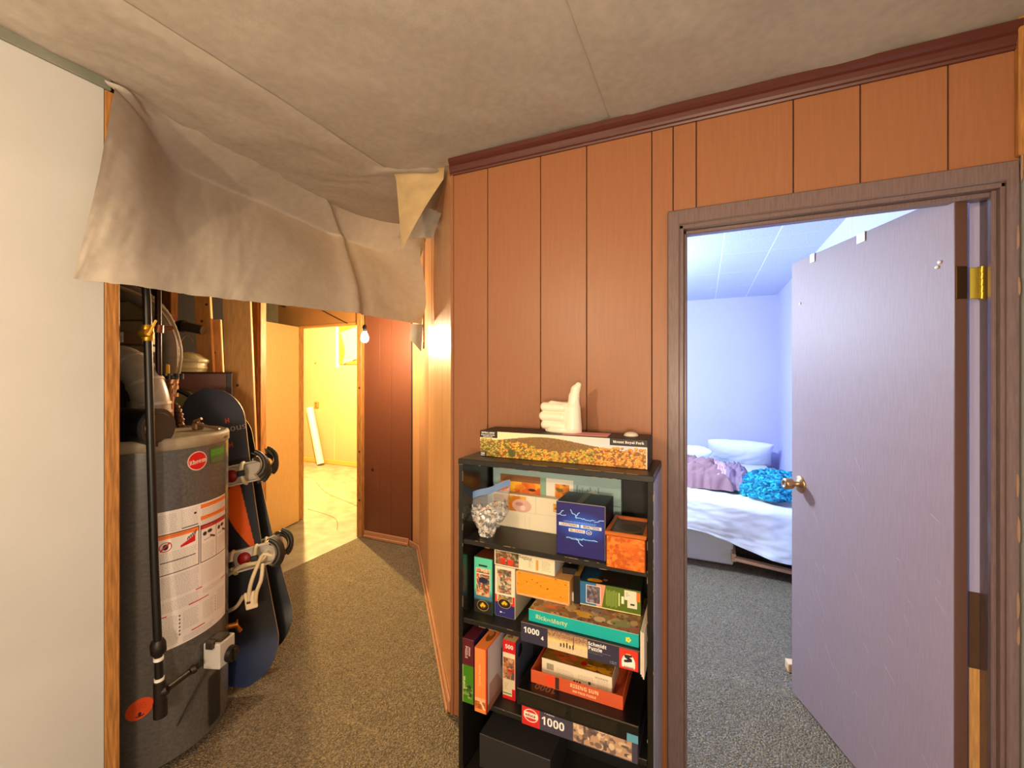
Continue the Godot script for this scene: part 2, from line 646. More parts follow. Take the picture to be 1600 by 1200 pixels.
func shell():
	var w
	# floors
	w = setting("floor", "brown flecked carpet of the hall and the bedroom")
	slab(w, "carpet", -2.87, 0.95, -0.12, 0.0, -3.09, 1.7, M.carpet)
	slab(w, "bedroom_carpet", -2.4, 0.95, -0.12, 0.0, -5.5, -3.09, M.carpet)
	w = setting("floor_concrete", "bare concrete floor beyond the carpet edge")
	slab(w, "concrete", -7.2, -2.87, -0.12, -0.004, -5.5, 1.7, M.concrete)
	slab(w, "concrete_back", -2.87, -2.4, -0.12, -0.004, -5.5, -3.09, M.concrete)
	var st
	for c in [[Vector3(-4.9, -0.0035, -4.3), Vector3(-4.3, -0.0035, -3.95), Vector3(-3.7, -0.0035, -3.75), Vector3(-3.1, -0.0035, -3.5)], [Vector3(-4.0, -0.0035, -3.4), Vector3(-3.5, -0.0035, -3.3), Vector3(-3.2, -0.0035, -3.05)]]:
		st = mb()
		tube(st, curve(c, 5), 0.003, 6)
		obj("crack", st, mat(Color(0.42, 0.36, 0.26), 0.9), w)
	# ceiling over everything
	w = setting("ceiling", "plain ceiling above the fabric sheets")
	slab(w, "deck", -7.2, 0.95, 2.45, 2.55, -5.5, 1.7, M.dark)
	# front wall: planks of reddish panelling on a backing, with the bedroom doorway
	w = setting("wall_front", "reddish brown grooved panelling around the bedroom doorway")
	slab(w, "backing", -1.0, -0.078, 0, 2.45, -1.68, -1.596, M.groove)
	slab(w, "backing", -0.078, 0.728, 2.0, 2.45, -1.68, -1.596, M.groove)
	slab(w, "backing", 0.728, 0.95, 0, 2.45, -1.68, -1.596, M.groove)
	var cuts = [-1.003, -0.826, -0.591, -0.406, -0.171, -0.10]
	for i in cuts.size() - 1:
		slab(w, "panel", cuts[i] + 0.0016, cuts[i + 1] - 0.0016, 0, 2.42, -1.60, -1.59, M.panel, 0.0012)
	cuts = [-0.10, -0.026, 0.254, 0.423, 0.62, 0.765]
	for i in cuts.size() - 1:
		slab(w, "panel", cuts[i] + 0.0016, cuts[i + 1] - 0.0016, 2.02, 2.42, -1.60, -1.59, M.panel, 0.0012)
	# crown moulding
	w = setting("trim_1", "dark red crown moulding under the fabric ceiling")
	var prof = PackedVector2Array([Vector2(0, 2.332), Vector2(0.008, 2.332), Vector2(0.011, 2.338), Vector2(0.009, 2.345), Vector2(0.013, 2.352), Vector2(0.016, 2.366), Vector2(0.014, 2.376), Vector2(0.022, 2.384), Vector2(0.024, 2.40), Vector2(0, 2.40)])
	st = mb()
	prism(st, prof, 1.765, Transform3D(Basis(Vector3(0, 0, 1), Vector3(0, 1, 0), Vector3(-1, 0, 0)), Vector3(0.76, 0, -1.59)))
	obj("moulding", st, M.trim_red, w)
	# bedroom door casing and jambs
	w = setting("trim_2", "worn brown door casing of the bedroom doorway")
	slab(w, "casing_board", -0.118, -0.078, 0, 2.035, -1.59, -1.574, M.casing, 0.004)
	slab(w, "casing_board", -0.118, 0.757, 1.985, 2.037, -1.59, -1.575, M.casing, 0.004)
	slab(w, "casing_board", 0.732, 0.757, 0, 2.02, -1.59, -1.574, M.casing, 0.004)
	slab(w, "jamb", -0.082, -0.066, 0, 1.985, -1.685, -1.586, M.casing, 0.002)
	slab(w, "jamb", 0.724, 0.742, 0, 1.985, -1.685, -1.586, M.casing, 0.002)
	slab(w, "jamb", -0.082, 0.742, 1.972, 1.99, -1.685, -1.586, M.casing, 0.002)
	slab(w, "stop", -0.067, -0.056, 0, 1.973, -1.645, -1.612, M.casing, 0.003)
	slab(w, "stop", 0.714, 0.726, 0, 1.973, -1.624, -1.603, M.casing, 0.003)
	slab(w, "stop", -0.067, 0.726, 1.958, 1.973, -1.645, -1.612, M.casing, 0.003)
	var chips = [Vector3(0.7585, 2.015, -1.573), Vector3(0.752, 1.83, -1.5745), Vector3(0.754, 1.70, -1.5745), Vector3(0.751, 1.18, -1.5745), Vector3(0.7535, 1.06, -1.5745), Vector3(0.752, 0.86, -1.5745), Vector3(0.753, 0.78, -1.5745)]
	st = mb()
	rng.seed = 9
	for c in chips:
		var poly = PackedVector2Array()
		var hh = rng.randf_range(0.02, 0.05)
		for k in 9:
			var a = TAU * k / 9
			poly.append(Vector2(cos(a) * rng.randf_range(0.002, 0.004), sin(a) * hh * rng.randf_range(0.6, 1.0)))
		prism(st, poly, 0.0008, Transform3D(Basis(), c))
	stuff(obj("chipped_paint", st, mat(Color(0.60, 0.47, 0.36), 0.8), w))
	# right wall with its raw edge
	w = setting("wall_right", "pale painted wall at the edge of the bedroom doorway")
	slab(w, "board", 0.764, 0.95, 0, 2.45, -1.56, 1.7, M.drywall)
	slab(w, "board_end", 0.764, 0.95, 0, 2.45, -1.596, -1.56, M.drywall)
	slab(w, "raw_strip", 0.752, 0.764, 2.045, 2.42, -1.59, -1.57, M.raw, 0.003)
	w = setting("wall_back", "pale wall behind the viewer")
	slab(w, "board", -7.2, 0.95, 0, 2.45, 1.5, 1.7, M.drywall)
	# white wall on the left
	w = setting("wall_left", "large white wallboard with a raw stud at its end")
	slab(w, "board", -1.74, -1.722, 0, 2.37, -0.705, 1.5, M.drywall, 0.002)
	slab(w, "top_plate", -1.80, -1.716, 2.37, 2.45, -0.72, 1.5, tmat(Color(0.52, 0.53, 0.48), 0.8, M.cloud, Vector3(1, 1, 1)), 0.002)
	slab(w, "stud", -1.762, -1.7225, 0, 2.37, -0.745, -0.706, M.raw, 0.003)
	slab(w, "closer", -7.2, -1.741, 0, 2.45, 1.40, 1.5, M.drywall)
	# angled hall wall
	w = setting("wall_hall", "glossy angled hall panelling lit by the bulb")
	var A = Vector3(-1.003, 0, -1.592)
	var Z = Vector3(-2.185, 0, -2.965)
	var dir = (Z - A).normalized()
	var away = Vector3(-dir.z, 0, dir.x)          # into the wall
	if away.x < 0:
		away = -away
	var ln = A.distance_to(Z)
	st = mb()
	bar(st, A + away * 0.05 + Vector3(0, 1.225, 0), Z + away * 0.05 + Vector3(0, 1.225, 0), 0.084, 2.45, 0.001)
	obj("backing", st, M.groove, w)
	var hc = [0.0, 0.09, 0.29, 0.52, 0.62, 0.84, 1.02, 1.21, 1.44, 1.62, ln]
	for i in hc.size() - 1:
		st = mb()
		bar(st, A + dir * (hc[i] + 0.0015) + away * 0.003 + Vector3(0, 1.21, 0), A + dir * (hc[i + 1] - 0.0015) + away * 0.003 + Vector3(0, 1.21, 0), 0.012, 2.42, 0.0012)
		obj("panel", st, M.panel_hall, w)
	st = mb()
	bar(st, A + Vector3(0.006, 0, 0.003), A + Vector3(0.006, 2.40, 0.003), 0.014, 0.014, 0.003)
	obj("corner_bead", st, M.panel, w)
	w = setting("baseboard_hall", "glossy brown quarter round along the angled hall wall")
	st = mb()
	bar(st, A - away * 0.008 + Vector3(0, 0.028, 0), Z - away * 0.008 + Vector3(0, 0.028, 0), 0.012, 0.056, 0.005)
	obj("moulding", st, M.base_hall, w)
	st = mb()
	bar(st, A - away * 0.019 + Vector3(0, 0.01, 0), Z - away * 0.019 + Vector3(0, 0.01, 0), 0.012, 0.02, 0.005)
	obj("bead", st, M.base_hall, w)
	# short turn at the end of the hall
	w = setting("wall_nook", "narrow turned panel at the end of the hall")
	var Y = Vector3(-2.325, 0, -3.03)
	st = mb()
	bar(st, Z + Vector3(0, 1.21, 0) + Vector3(0.01, 0, -0.02), Y + Vector3(0, 1.21, 0) + Vector3(0.01, 0, -0.02), 0.03, 2.42, 0.001)
	obj("panel", st, M.panel_hall, w)
	st = mb()
	bar(st, Z + Vector3(-0.006, 0.025, 0.008), Y + Vector3(-0.006, 0.025, 0.008), 0.012, 0.05, 0.004)
	obj("moulding", st, M.base_hall, w)
	# brown wall at the end of the hall
	w = setting("wall_hall_end", "dark brown panelling at the end of the hall")
	slab(w, "backing", -2.84, -2.30, 0, 2.45, -3.09, -3.026, M.groove)
	cuts = [-2.838, -2.655, -2.525, -2.31]
	for i in 3:
		slab(w, "panel", cuts[i] + 0.0015, cuts[i + 1] - 0.0015, 0, 2.42, -3.03, -3.02, M.panel_far, 0.0012)
	st = mb()
	lathe(st, [Vector2(0, 0), Vector2(0.018, 0), Vector2(0.018, 0), Vector2(0.012, 0.004), Vector2(0, 0.004)], 4, Transform3D(Basis(Vector3(1, 0, 0), Vector3(0, 0, 1), Vector3(0, -1, 0)), Vector3(-2.74, 0.62, -3.02)))
	obj("patch", st, M.ink, w)
	w = setting("baseboard_hall_end", "double bead along the brown end wall")
	slab(w, "moulding", -2.83, -2.335, 0.0, 0.062, -3.02, -3.008, M.base_hall, 0.004)
	slab(w, "bead", -2.83, -2.335, 0.0, 0.028, -3.008, -2.994, M.base_hall, 0.006)
	# post and header of the yellow doorway
	w = setting("trim_3", "yellow lit wooden post beside the far doorway")
	slab(w, "post", -2.895, -2.84, 0, 2.45, -3.05, -2.985, M.raw, 0.003)
	slab(w, "post_face", -2.925, -2.895, 0.0, 2.45, -3.06, -3.03, M.raw, 0.003)
	for y in [0.34, 0.78, 1.36]:
		st = mb()
		lathe(st, [Vector2(0, 0), Vector2(0.011, 0), Vector2(0.007, 0.002), Vector2(0, 0.0025)], 10, Transform3D(Basis(Vector3(1, 0, 0), Vector3(0, 0, 1), Vector3(0, -1, 0)), Vector3(-2.862, y, -2.985)))
		obj("knot", st, mat(Color(0.30, 0.14, 0.05), 0.6), w)
	w = setting("wall_header", "stained board above the far doorway")
	slab(w, "board", -4.06, -2.90, 1.975, 2.45, -3.14, -3.08, M.ply)
	slab(w, "rail", -4.0, -2.92, 1.955, 1.975, -3.15, -3.07, M.raw_flat, 0.003)
	slab(w, "plate", -3.9, -2.88, 2.16, 2.20, -3.08, -3.04, M.raw_flat, 0.003)
	slab(w, "side_board", -7.2, -4.06, 0, 2.45, -3.14, -3.08, tmat(Color(0.92, 0.82, 0.62), 0.6, M.cloud, Vector3(1, 1, 1)))
	slab(w, "side_panel", -4.06, -3.80, 0, 1.975, -3.14, -3.08, M.ply)
	slab(w, "jamb", -3.80, -3.765, 0, 1.975, -3.15, -3.075, M.raw, 0.003)
	# stud wall behind the heater
	w = setting("wall_mechanical", "dark unfinished stud wall behind the water heater")
	slab(w, "sheathing", -3.00, -2.96, 0, 2.45, -2.02, 1.4, mat(Color(0.10, 0.07, 0.045), 0.95))
	for z in [-2.04, -1.5, -0.95, -0.4]:
		slab(w, "stud", -2.955, -2.87, 0, 2.45, z - 0.019, z + 0.019, M.raw, 0.003)
	slab(w, "end_stud", -2.93, -2.855, 0, 2.45, -2.075, -2.03, M.raw, 0.003)

func bedroom():
	var w
	w = setting("wall_bedroom_back", "lilac bedroom wall behind the bed")
	slab(w, "board", -2.5, 0.95, 0, 2.45, -5.55, -5.25, M.lilac)
	w = setting("wall_bedroom_right", "lilac bedroom wall beside the open door")
	slab(w, "board", 0.702, 0.95, 0, 2.45, -5.3, -1.682, M.lilac)
	slab(w, "baseboard", 0.690, 0.702, 0.0, 0.10, -5.25, -1.86, M.raw_flat, 0.003)
	slab(w, "bare_end", 0.700, 0.7235, 0, 0.62, -1.6835, -1.679, M.lumber, 0.0006)
	slab(w, "stained_end", 0.700, 0.7235, 0.62, 0.84, -1.6835, -1.679, mat(Color(0.34, 0.23, 0.17), 0.6), 0.0006)
	slab(w, "seam_strip", 0.700, 0.7025, 0.1, 2.32, -2.786, -2.776, M.white, 0.001)
	w = setting("wall_bedroom_left", "hidden bedroom wall toward the hall")
	slab(w, "board", -2.44, -2.36, 0, 2.45, -5.3, -3.06, M.lilac)
	w = setting("ceiling_bedroom", "white ceiling tiles of the bedroom")
	slab(w, "grid", -2.4, -0.97, 2.3226, 2.40, -5.3, -3.06, mat(Color(0.93, 0.94, 0.93), 0.7))
	slab(w, "grid", -0.97, 0.76, 2.3226, 2.40, -5.3, -1.69, mat(Color(0.93, 0.94, 0.93), 0.7))
	var xs = [-2.36, -1.94, -1.65, -1.36, -1.0, -0.77, -0.48, -0.185, 0.108, 0.404, 0.70]
	var zs = [-1.70, -2.18, -2.78, -3.06, -3.38, -3.98, -4.58, -5.25]
	for i in xs.size() - 1:
		for j in zs.size() - 1:
			if xs[i] < -1.0 and zs[j] > -3.0:
				continue
			slab(w, "tile", xs[i] + 0.003, xs[i + 1] - 0.003, 2.322, 2.3235, zs[j + 1] + 0.002, zs[j] - 0.002, M.tile, 0.0004)
	# the open door
	var t = setting("door_1", "scratched dark brown slab door standing open into the bedroom")
	t.position = Vector3(0.645, 0, -1.621)
	var d = Vector3(-0.28, 0, -0.713).normalized()
	t.basis = Basis(d, Vector3.UP, d.cross(Vector3.UP))        # x runs from the hinge to the free edge
	var L = 0.766
	var inward = -0.036
	# the visible face looks along local -z or +z, whichever points to the left of the doorway
	var s = 1.0 if t.basis.z.x < 0 else -1.0
	var st = mb()
	box(st, Vector3(L / 2, 1.0, s * inward / 2), Vector3(L - 0.002, 1.97, 0.034), 0.002)
	obj("slab", st, M.door_dark, t)
	st = mb()
	box(st, Vector3(0.0015, 1.0, s * inward / 2), Vector3(0.004, 1.968, 0.0345), 0.0008)
	obj("hinge_edge", st, M.door_edge, t)
	st = mb()
	rng.seed = 21
	for k in 46:
		var y = 0.12 + pow(rng.randf(), 1.6) * 1.1
		var x = rng.randf_range(0.05, 0.72)
		var a = Vector2(x, y)
		var l = rng.randf_range(0.008, 0.05) * (1.6 if rng.randf() < 0.2 else 1.0)
		var e = a + Vector2(-l, -l * rng.randf_range(0.5, 1.8))
		var n = (e - a).orthogonal().normalized() * rng.randf_range(0.0003, 0.0008)
		var q = [a - n, a + n, e + n * 0.3, e - n * 0.3].map(func(p): return Vector3(p.x, p.y, s * 0.0001))
		out_poly(st, q, Vector3(0, 0, s))
	stuff(obj("scratch", st, mat(Color(0.72, 0.66, 0.64), 0.6), t))
	var turn = Basis(Vector3(1, 0, 0), Vector3(0, 0, s), Vector3(0, -s, 0))
	st = mb()
	lathe(st, [Vector2(0, 0), Vector2(0.031, 0), Vector2(0.031, 0), Vector2(0.03, 0.005), Vector2(0.02, 0.009), Vector2(0.011, 0.011), Vector2(0.010, 0.03), Vector2(0.010, 0.03), Vector2(0.019, 0.034), Vector2(0.021, 0.045), Vector2(0.021, 0.060), Vector2(0.018, 0.066), Vector2(0.012, 0.067), Vector2(0.012, 0.067), Vector2(0.008, 0.064), Vector2(0, 0.064)], 28, Transform3D(turn.scaled_local(Vector3(1.2, 1.05, 1.2)), Vector3(L - 0.064, 0.985, 0)))
	var kn = obj("knob", st, mat(Color(0.74, 0.60, 0.44), 0.3, 0.9), t)
	for h in [1.73, 0.25]:
		st = mb()
		box(st, Vector3(-0.0015, h, s * inward / 2), Vector3(0.003, 0.092, 0.03), 0.001)
		obj("hinge_leaf", st, mat(Color(0.32, 0.22, 0.13), 0.4, 0.8), t)
	st = mb()
	for y in [0.99]:
		box(st, Vector3(L + 0.0005, y, s * inward / 2), Vector3(0.002, 0.056, 0.024), 0.0006)
	obj("latch_plate", st, M.brass, t)
	# white push pins
	for p in [[0.045, 1.80, "upper white pin near the hinge edge of the dark door"], [0.053, 1.787, "lower white pin near the hinge edge of the dark door"], [0.70, 1.79, "single white pin near the free edge of the dark door"]]:
		var pn = thing("push_pin", p[2], "pin", t.transform * Vector3(p[0], p[1], 0), 0.0, "white pins on the dark door")
		pn.basis = t.basis * turn
		st = mb()
		lathe(st, [Vector2(0, 0), Vector2(0.0055, 0), Vector2(0.0055, 0.0012), Vector2(0.004, 0.003), Vector2(0, 0.0036)], 10)
		obj("head", st, M.white, pn)
	# frame leaf of the hinge
	st = mb()
	box(st, Vector3(0.7225, 1.73, -1.668), Vector3(0.003, 0.092, 0.034), 0.001)
	var hm = mat(Color(0.86, 0.74, 0.28), 0.32, 0.9)
	obj("hinge_plate", st, hm, t).transform = t.transform.affine_inverse()
	for k in 5:
		st = mb()
		tube(st, [Vector3(0.716, 1.685 + k * 0.0184, -1.652), Vector3(0.716, 1.685 + k * 0.0184 + 0.0172, -1.652)], 0.006, 12)
		obj("hinge_knuckle", st, hm, t).transform = t.transform.affine_inverse()
	st = mb()
	box(st, Vector3(0.704, 1.73, -1.652), Vector3(0.03, 0.088, 0.003), 0.001)
	obj("hinge_plate", st, hm, t).transform = t.transform.affine_inverse()
	# over the door hooks
	for p in [[0.615, 0.030, "smaller white hook over the top of the open door, nearer its free edge"], [0.345, 0.040, "wider white hook over the top of the open door, nearer its middle"]]:
		var hk = thing("door_hook", p[2], "hook", t.transform * Vector3(p[0], 1.985, 0), 0.0, "white hooks over the bedroom door")
		hk.basis = t.basis
		st = mb()
		box(st, Vector3(0, -0.016, s * 0.0015), Vector3(p[1], 0.036, 0.002), 0.0006)
		box(st, Vector3(0, 0.0015, s * inward / 2), Vector3(p[1], 0.002, 0.042), 0.0006)
		box(st, Vector3(0, -0.05, s * (inward - 0.0005)), Vector3(p[1], 0.10, 0.002), 0.0006)
		obj("strap", st, mat(Color(0.80, 0.83, 0.86), 0.4), hk)
		st = mb()
		tube(st, curve([Vector3(0, -0.10, s * (inward - 0.002)), Vector3(0, -0.12, s * (inward - 0.02)), Vector3(0, -0.10, s * (inward - 0.035))], 5), 0.005, 8)
		obj("peg", st, mat(Color(0.80, 0.83, 0.86), 0.4), hk)

func far_room():
	var w
	w = setting("wall_far_back", "bright yellow wall of the room beyond the doorway")
	slab(w, "board", -7.2, -2.4, 0, 2.45, -5.5, -5.3, M.yellow)
	slab(w, "baseboard", -7.1, -2.45, 0, 0.075, -5.3, -5.285, M.raw_flat, 0.004)
	for x in [-5.62, -4.9]:
		slab(w, "seam", x - 0.004, x + 0.004, 0.08, 2.4, -5.3005, -5.2985, mat(Color(0.82, 0.72, 0.45), 0.7), 0.0005)
	w = setting("wall_far_left", "yellow end wall of the room beyond the doorway")
	slab(w, "board", -7.4, -7.1, 0, 2.45, -5.5, 1.5, M.yellow)
	w = setting("wall_far_right", "yellow wall shared with the bedroom")
	slab(w, "board", -2.48, -2.44, 0, 2.45, -5.3, -3.09, M.yellow)
	slab(w, "end_board", -2.84, -2.44, 0, 2.45, -3.14, -3.09, M.yellow)
	w = setting("window_1", "boarded window in the yellow wall with light at its edge")
	slab(w, "board", -5.50, -5.02, 1.66, 2.30, -5.30, -5.27, tmat(Color(0.86, 0.55, 0.22), 0.5, M.grain, Vector3(2, 2, 2)), 0.003)
	var st = mb()
	grid(st, 10, 14, func(u, v):
		var p = Vector3(-5.44 + 0.42 * u + 0.10 * (1.0 - u) * sin(v * 2.6), 2.28 - 0.52 * v - 0.10 * (1.0 - u), -5.245)
		p.z += 0.025 * fn.get_noise_2d(u * 7, v * 7)
		return p)
	obj("curtain", st, tmat(Color(0.86, 0.80, 0.62), 0.6, M.grain, Vector3(14, 14, 14)), w)
	st = mb()
	box(st, Vector3(-5.535, 1.95, -5.285), Vector3(0.045, 0.66, 0.03), 0.004)
	obj("slit", st, glow(Color(1.0, 0.97, 0.80), 2.2), w)
	var l = AreaLight3D.new()
	l.name = "daylight"
	l.area_size = Vector2(0.075, 0.66)
	l.light_color = Color(1.0, 0.97, 0.85)
	l.light_energy = 0.12
	l.shadow_enabled = true
	l.position = Vector3(-5.545, 1.95, -5.262)
	l.rotation.y = PI
	w.add_child(l)
	# tan flush door, swung toward the viewer
	var t = setting("door_2", "plain tan flush door standing open at the far doorway")
	t.position = Vector3(-3.75, 0, -3.06)
	var d = (Vector3(-3.585, 0, -2.42) - Vector3(-3.75, 0, -3.06)).normalized()
	t.basis = Basis(d, Vector3.UP, d.cross(Vector3.UP))
	st = mb()
	box(st, Vector3(0.37, 0.985, 0), Vector3(0.74, 1.955, 0.035), 0.002)
	obj("slab", st, M.door_tan, t)
	var s = 1.0 if t.basis.z.x > 0 else -1.0
	var turn = Basis(Vector3(1, 0, 0), Vector3(0, 0, s), Vector3(0, -s, 0))
	st = mb()
	lathe(st, [Vector2(0, 0.017), Vector2(0.026, 0.017), Vector2(0.024, 0.024), Vector2(0.010, 0.028), Vector2(0.010, 0.05), Vector2(0, 0.05)], 20, Transform3D(turn, Vector3(0.68, 1.0, 0)))
	tube(st, curve([Vector3(0.68, 1.0, s * 0.052), Vector3(0.64, 1.002, s * 0.056), Vector3(0.585, 0.996, s * 0.05)], 4), 0.008, 10)
	obj("lever_handle", st, mat(Color(0.62, 0.46, 0.24), 0.35, 0.9), t)
	# leaning pipe and socket box
	var pp = thing("leaning_pipe", "white plastic pipe leaning on the far yellow wall", "pipe")
	st = mb()
	tube(st, [Vector3(-5.78, 0.02, -5.16), Vector3(-6.12, 0.93, -5.235)], 0.055, 20)
	obj("pipe", st, mat(Color(0.93, 0.91, 0.84), 0.4), pp)
	var ob = thing("outlet_box", "small brown socket box on the far yellow wall above the white pipe", "outlet", Vector3(-6.02, 0.98, -5.29))
	st = mb()
	box(st, Vector3.ZERO, Vector3(0.09, 0.10, 0.03), 0.004)
	obj("plate", st, mat(Color(0.55, 0.42, 0.20), 0.5), ob)
	for y in [-0.022, 0.022]:
		st = mb()
		box(st, Vector3(0, y, 0.015), Vector3(0.034, 0.028, 0.006), 0.002)
		obj("socket", st, mat(Color(0.35, 0.26, 0.14), 0.5), ob)
	var hk = thing("wall_hook", "tiny metal hook high on the far yellow wall", "hook", Vector3(-6.04, 1.70, -5.3))
	st = mb()
	tube(st, curve([Vector3(0, 0.04, 0.003), Vector3(0, 0, 0.004), Vector3(0, -0.02, 0.02), Vector3(0, 0, 0.035)], 5), 0.005, 8)
	obj("hook", st, mat(Color(0.5, 0.4, 0.2), 0.4, 0.7), hk)
	# cable above the doorway
	var cb = thing("loose_cable", "dark electric cable drooping above the far doorway", "cable")
	st = mb()
	tube(st, curve([Vector3(-3.55, 2.23, -3.0), Vector3(-3.38, 2.11, -3.02), Vector3(-3.2, 2.02, -3.04), Vector3(-3.08, 1.965, -3.06)], 6), 0.005, 8)
	obj("strand", st, mat(Color(0.30, 0.20, 0.10), 0.6), cb)
	st = mb()
	tube(st, curve([Vector3(-3.3, 2.215, -3.0), Vector3(-3.1, 2.16, -3.02), Vector3(-2.95, 2.13, -3.0), Vector3(-2.88, 2.18, -2.97)], 6), 0.006, 8)
	obj("strand", st, mat(Color(0.45, 0.30, 0.12), 0.6), cb)

# ------------------------------------------------------------------ the grey sheets
func fabrics():
	# three lapped sheets stapled under the ceiling
	var defs = [[-1.345, -0.30, 0.0, "wide grey fabric sheet stapled flat across the middle of the ceiling"], [-0.315, 0.76, 0.006, "grey fabric sheet on the ceiling above the bedroom doorway"], [-1.86, -1.335, 0.004, "narrow grey fabric strip sagging along the white wall"]]
	for k in 3:
		var q = defs[k]
		var st = mb()
		var f = func(u, v, under):
			var z = lerpf(1.49, -2.22, v) if k == 2 else lerpf(1.49, -1.60 if k == 1 else -1.62, v)
			var x0 = q[0]
			var x1 = q[1]
			if k == 2:
				x0 = lerpf(-1.735, -1.95, smoothstep(-0.72, -1.3, z))
				if z < -1.56:
					x1 = lerpf(-1.335, -1.0 - (-1.59 - z) * 0.861, smoothstep(-1.56, -1.60, z))
				else:
					x1 += 0.03 * clampf((-z - 0.5), -0.5, 0.5)
			var x = lerpf(x0, x1, u)
			var edge = smoothstep(0.0, 0.08, u) * smoothstep(0.0, 0.08, 1.0 - u)
			var sag = 0.012 + 0.012 * fn.get_noise_2d(x * 1.3, z * 1.3) + 0.005 * fn.get_noise_2d(x * 4, z * 4 + 9) + 0.002 * fn.get_noise_2d(x * 11, z * 11)
			if k == 2:
				sag += 0.014 * absf(fn.get_noise_2d(x * 2.2 + 5, z * 1.8)) * smoothstep(0.2, -1.0, z)
			var ripple = 0.004 * absf(fn.get_noise_2d(z * 5, k * 7.0)) * (1.0 - edge)
			return Vector3(x, 2.418 - q[2] - sag * (0.25 + 0.75 * edge) - ripple + (0.002 if under else 0.0), z)
		grid(st, 26, 70, func(u, v): return f.call(1.0 - u, v, false))
		tag(obj("fabric_sheet", st, M.fabric), q[3], "fabric", "grey sheets under the ceiling")
	# the part that has come loose and hangs along the open side of the heater closet
	var top = [Vector3(-1.715, 2.395, -0.70), Vector3(-1.73, 2.412, -0.84), Vector3(-1.72, 2.414, -1.03), Vector3(-1.73, 2.414, -1.18), Vector3(-1.79, 2.414, -1.44), Vector3(-1.81, 2.414, -1.62), Vector3(-1.81, 2.414, -1.88), Vector3(-1.72, 2.412, -2.08), Vector3(-1.60, 2.41, -2.18)]
	var fold = [Vector3(-1.70, 2.37, -0.715), Vector3(-1.86, 2.344, -0.875), Vector3(-2.00, 2.333, -1.087), Vector3(-2.03, 2.332, -1.262), Vector3(-2.03, 2.329, -1.475), Vector3(-2.01, 2.298, -1.805), Vector3(-1.92, 2.262, -1.98), Vector3(-1.76, 2.20, -2.07), Vector3(-1.578, 2.13, -2.157)]
	var hem = [Vector3(-1.655, 1.745, -0.605), Vector3(-1.66, 1.746, -0.71), Vector3(-1.655, 1.752, -0.88), Vector3(-1.645, 1.757, -1.03), Vector3(-1.64, 1.761, -1.14), Vector3(-1.625, 1.771, -1.38), Vector3(-1.605, 1.782, -1.66), Vector3(-1.585, 1.782, -1.92), Vector3(-1.562, 1.779, -2.148)]
	var at = func(a, u):
		var x = u * (a.size() - 1)
		var i = mini(int(x), a.size() - 2)
		return a[i].cubic_interpolate(a[i + 1], a[maxi(i - 1, 0)], a[mini(i + 2, a.size() - 1)], x - i)
	var sheet = func(u, v):
		var a = at.call(top, u)
		var b = at.call(fold, u)
		var c = at.call(hem, u)
		var vf = 0.42
		var p = a.lerp(b, smoothstep(0.0, 1.0, v / vf) * 0.35 + 0.65 * v / vf) if v < vf else b.lerp(c, (v - vf) / (1.0 - vf))
		if v > vf:      # the lower half bellies out a little before it falls straight
			p.x += 0.03 * sin(PI * minf((v - vf) / (1.0 - vf), 1.0))
		var near_fold = exp(-pow((v - vf) / 0.05, 2.0))
		p.x += 0.012 * near_fold
		var env = smoothstep(0.0, 0.12, v)
		# soft vertical folds that fan out from the corner by the white wall, and one deep crease by the middle
		p.x += env * (0.035 * sin((u * 34.0) / (0.25 + v) * 0.35) * exp(-pow((u - 0.10) / 0.12, 2.0)))
		var cu = 0.625 + 0.12 * v
		p.x += env * (0.034 * exp(-pow((u - cu) / 0.020, 2.0)) - 0.022 * exp(-pow((u - cu - 0.03) / 0.022, 2.0)))
		p.x += env * (0.012 * fn.get_noise_2d(u * 5.0, v * 2.2) + 0.003 * fn.get_noise_2d(u * 16.0, v * 6.0 + 3.0))
		p.y += 0.004 * fn.get_noise_2d(u * 16.0, 4.0) * v
		return p
	var st = mb()
	grid(st, 120, 44, sheet)
	var t = thing("drooping_fabric", "loose grey fabric drooping from the ceiling over the heater closet", "fabric")
	obj("sheet", st, M.fabric, t)
	# torn triangular flap beside the wall corner
	t = thing("torn_flap", "pale triangular torn flap of fabric hanging beside the panelled corner", "fabric")
	var q0 = P(619, 281, 2.0)
	var q1 = P(693, 280, 1.98)
	var q2 = P(628, 391, 2.0)
	var up0 = Vector3(-1.30, 2.40, -1.55)
	var up1 = Vector3(-1.03, 2.40, -1.585)
	st = mb()
	grid(st, 14, 20, func(u, v):
		if v < 0.2:
			var k = v / 0.2
			return up0.lerp(q0, k).lerp(up1.lerp(q1, k), u) + Vector3(0, 0.012 * sin(PI * k), 0.0)
		var k = (v - 0.2) / 0.8
		var e0 = q0.lerp(q2, k)
		var e1 = q1.lerp(q2, k) + Vector3(0.0, 0.0, 0.012) * sin(PI * k)
		return e0.lerp(e1, u) + Vector3(0.004, 0, 0.012) * sin(PI * u) * (1.0 - k))
	obj("flap", st, tmat(Color(0.80, 0.69, 0.50), 0.8, M.cloud, Vector3(2, 2, 2)), t)
	# ragged edges left between flap and wall
	t = thing("ragged_edge", "ragged grey fabric end bunched behind the triangular flap", "fabric")
	var e = [P(628, 352, 2.35), P(690, 332, 2.12), P(676, 372, 2.2), P(622, 372, 2.38)]
	st = mb()
	grid(st, 16, 12, func(u, v):
		var a = e[0].lerp(e[1], u)
		var b = e[3].lerp(e[2], u)
		var p = a.lerp(b, v)
		return p + Vector3(1, 0.2, 1) * 0.016 * fn.get_noise_2d(u * 9, v * 8) + Vector3(0, 0.05 * sin(u * PI), 0) * (1.0 - v))
	obj("edge", st, M.fabric, t)
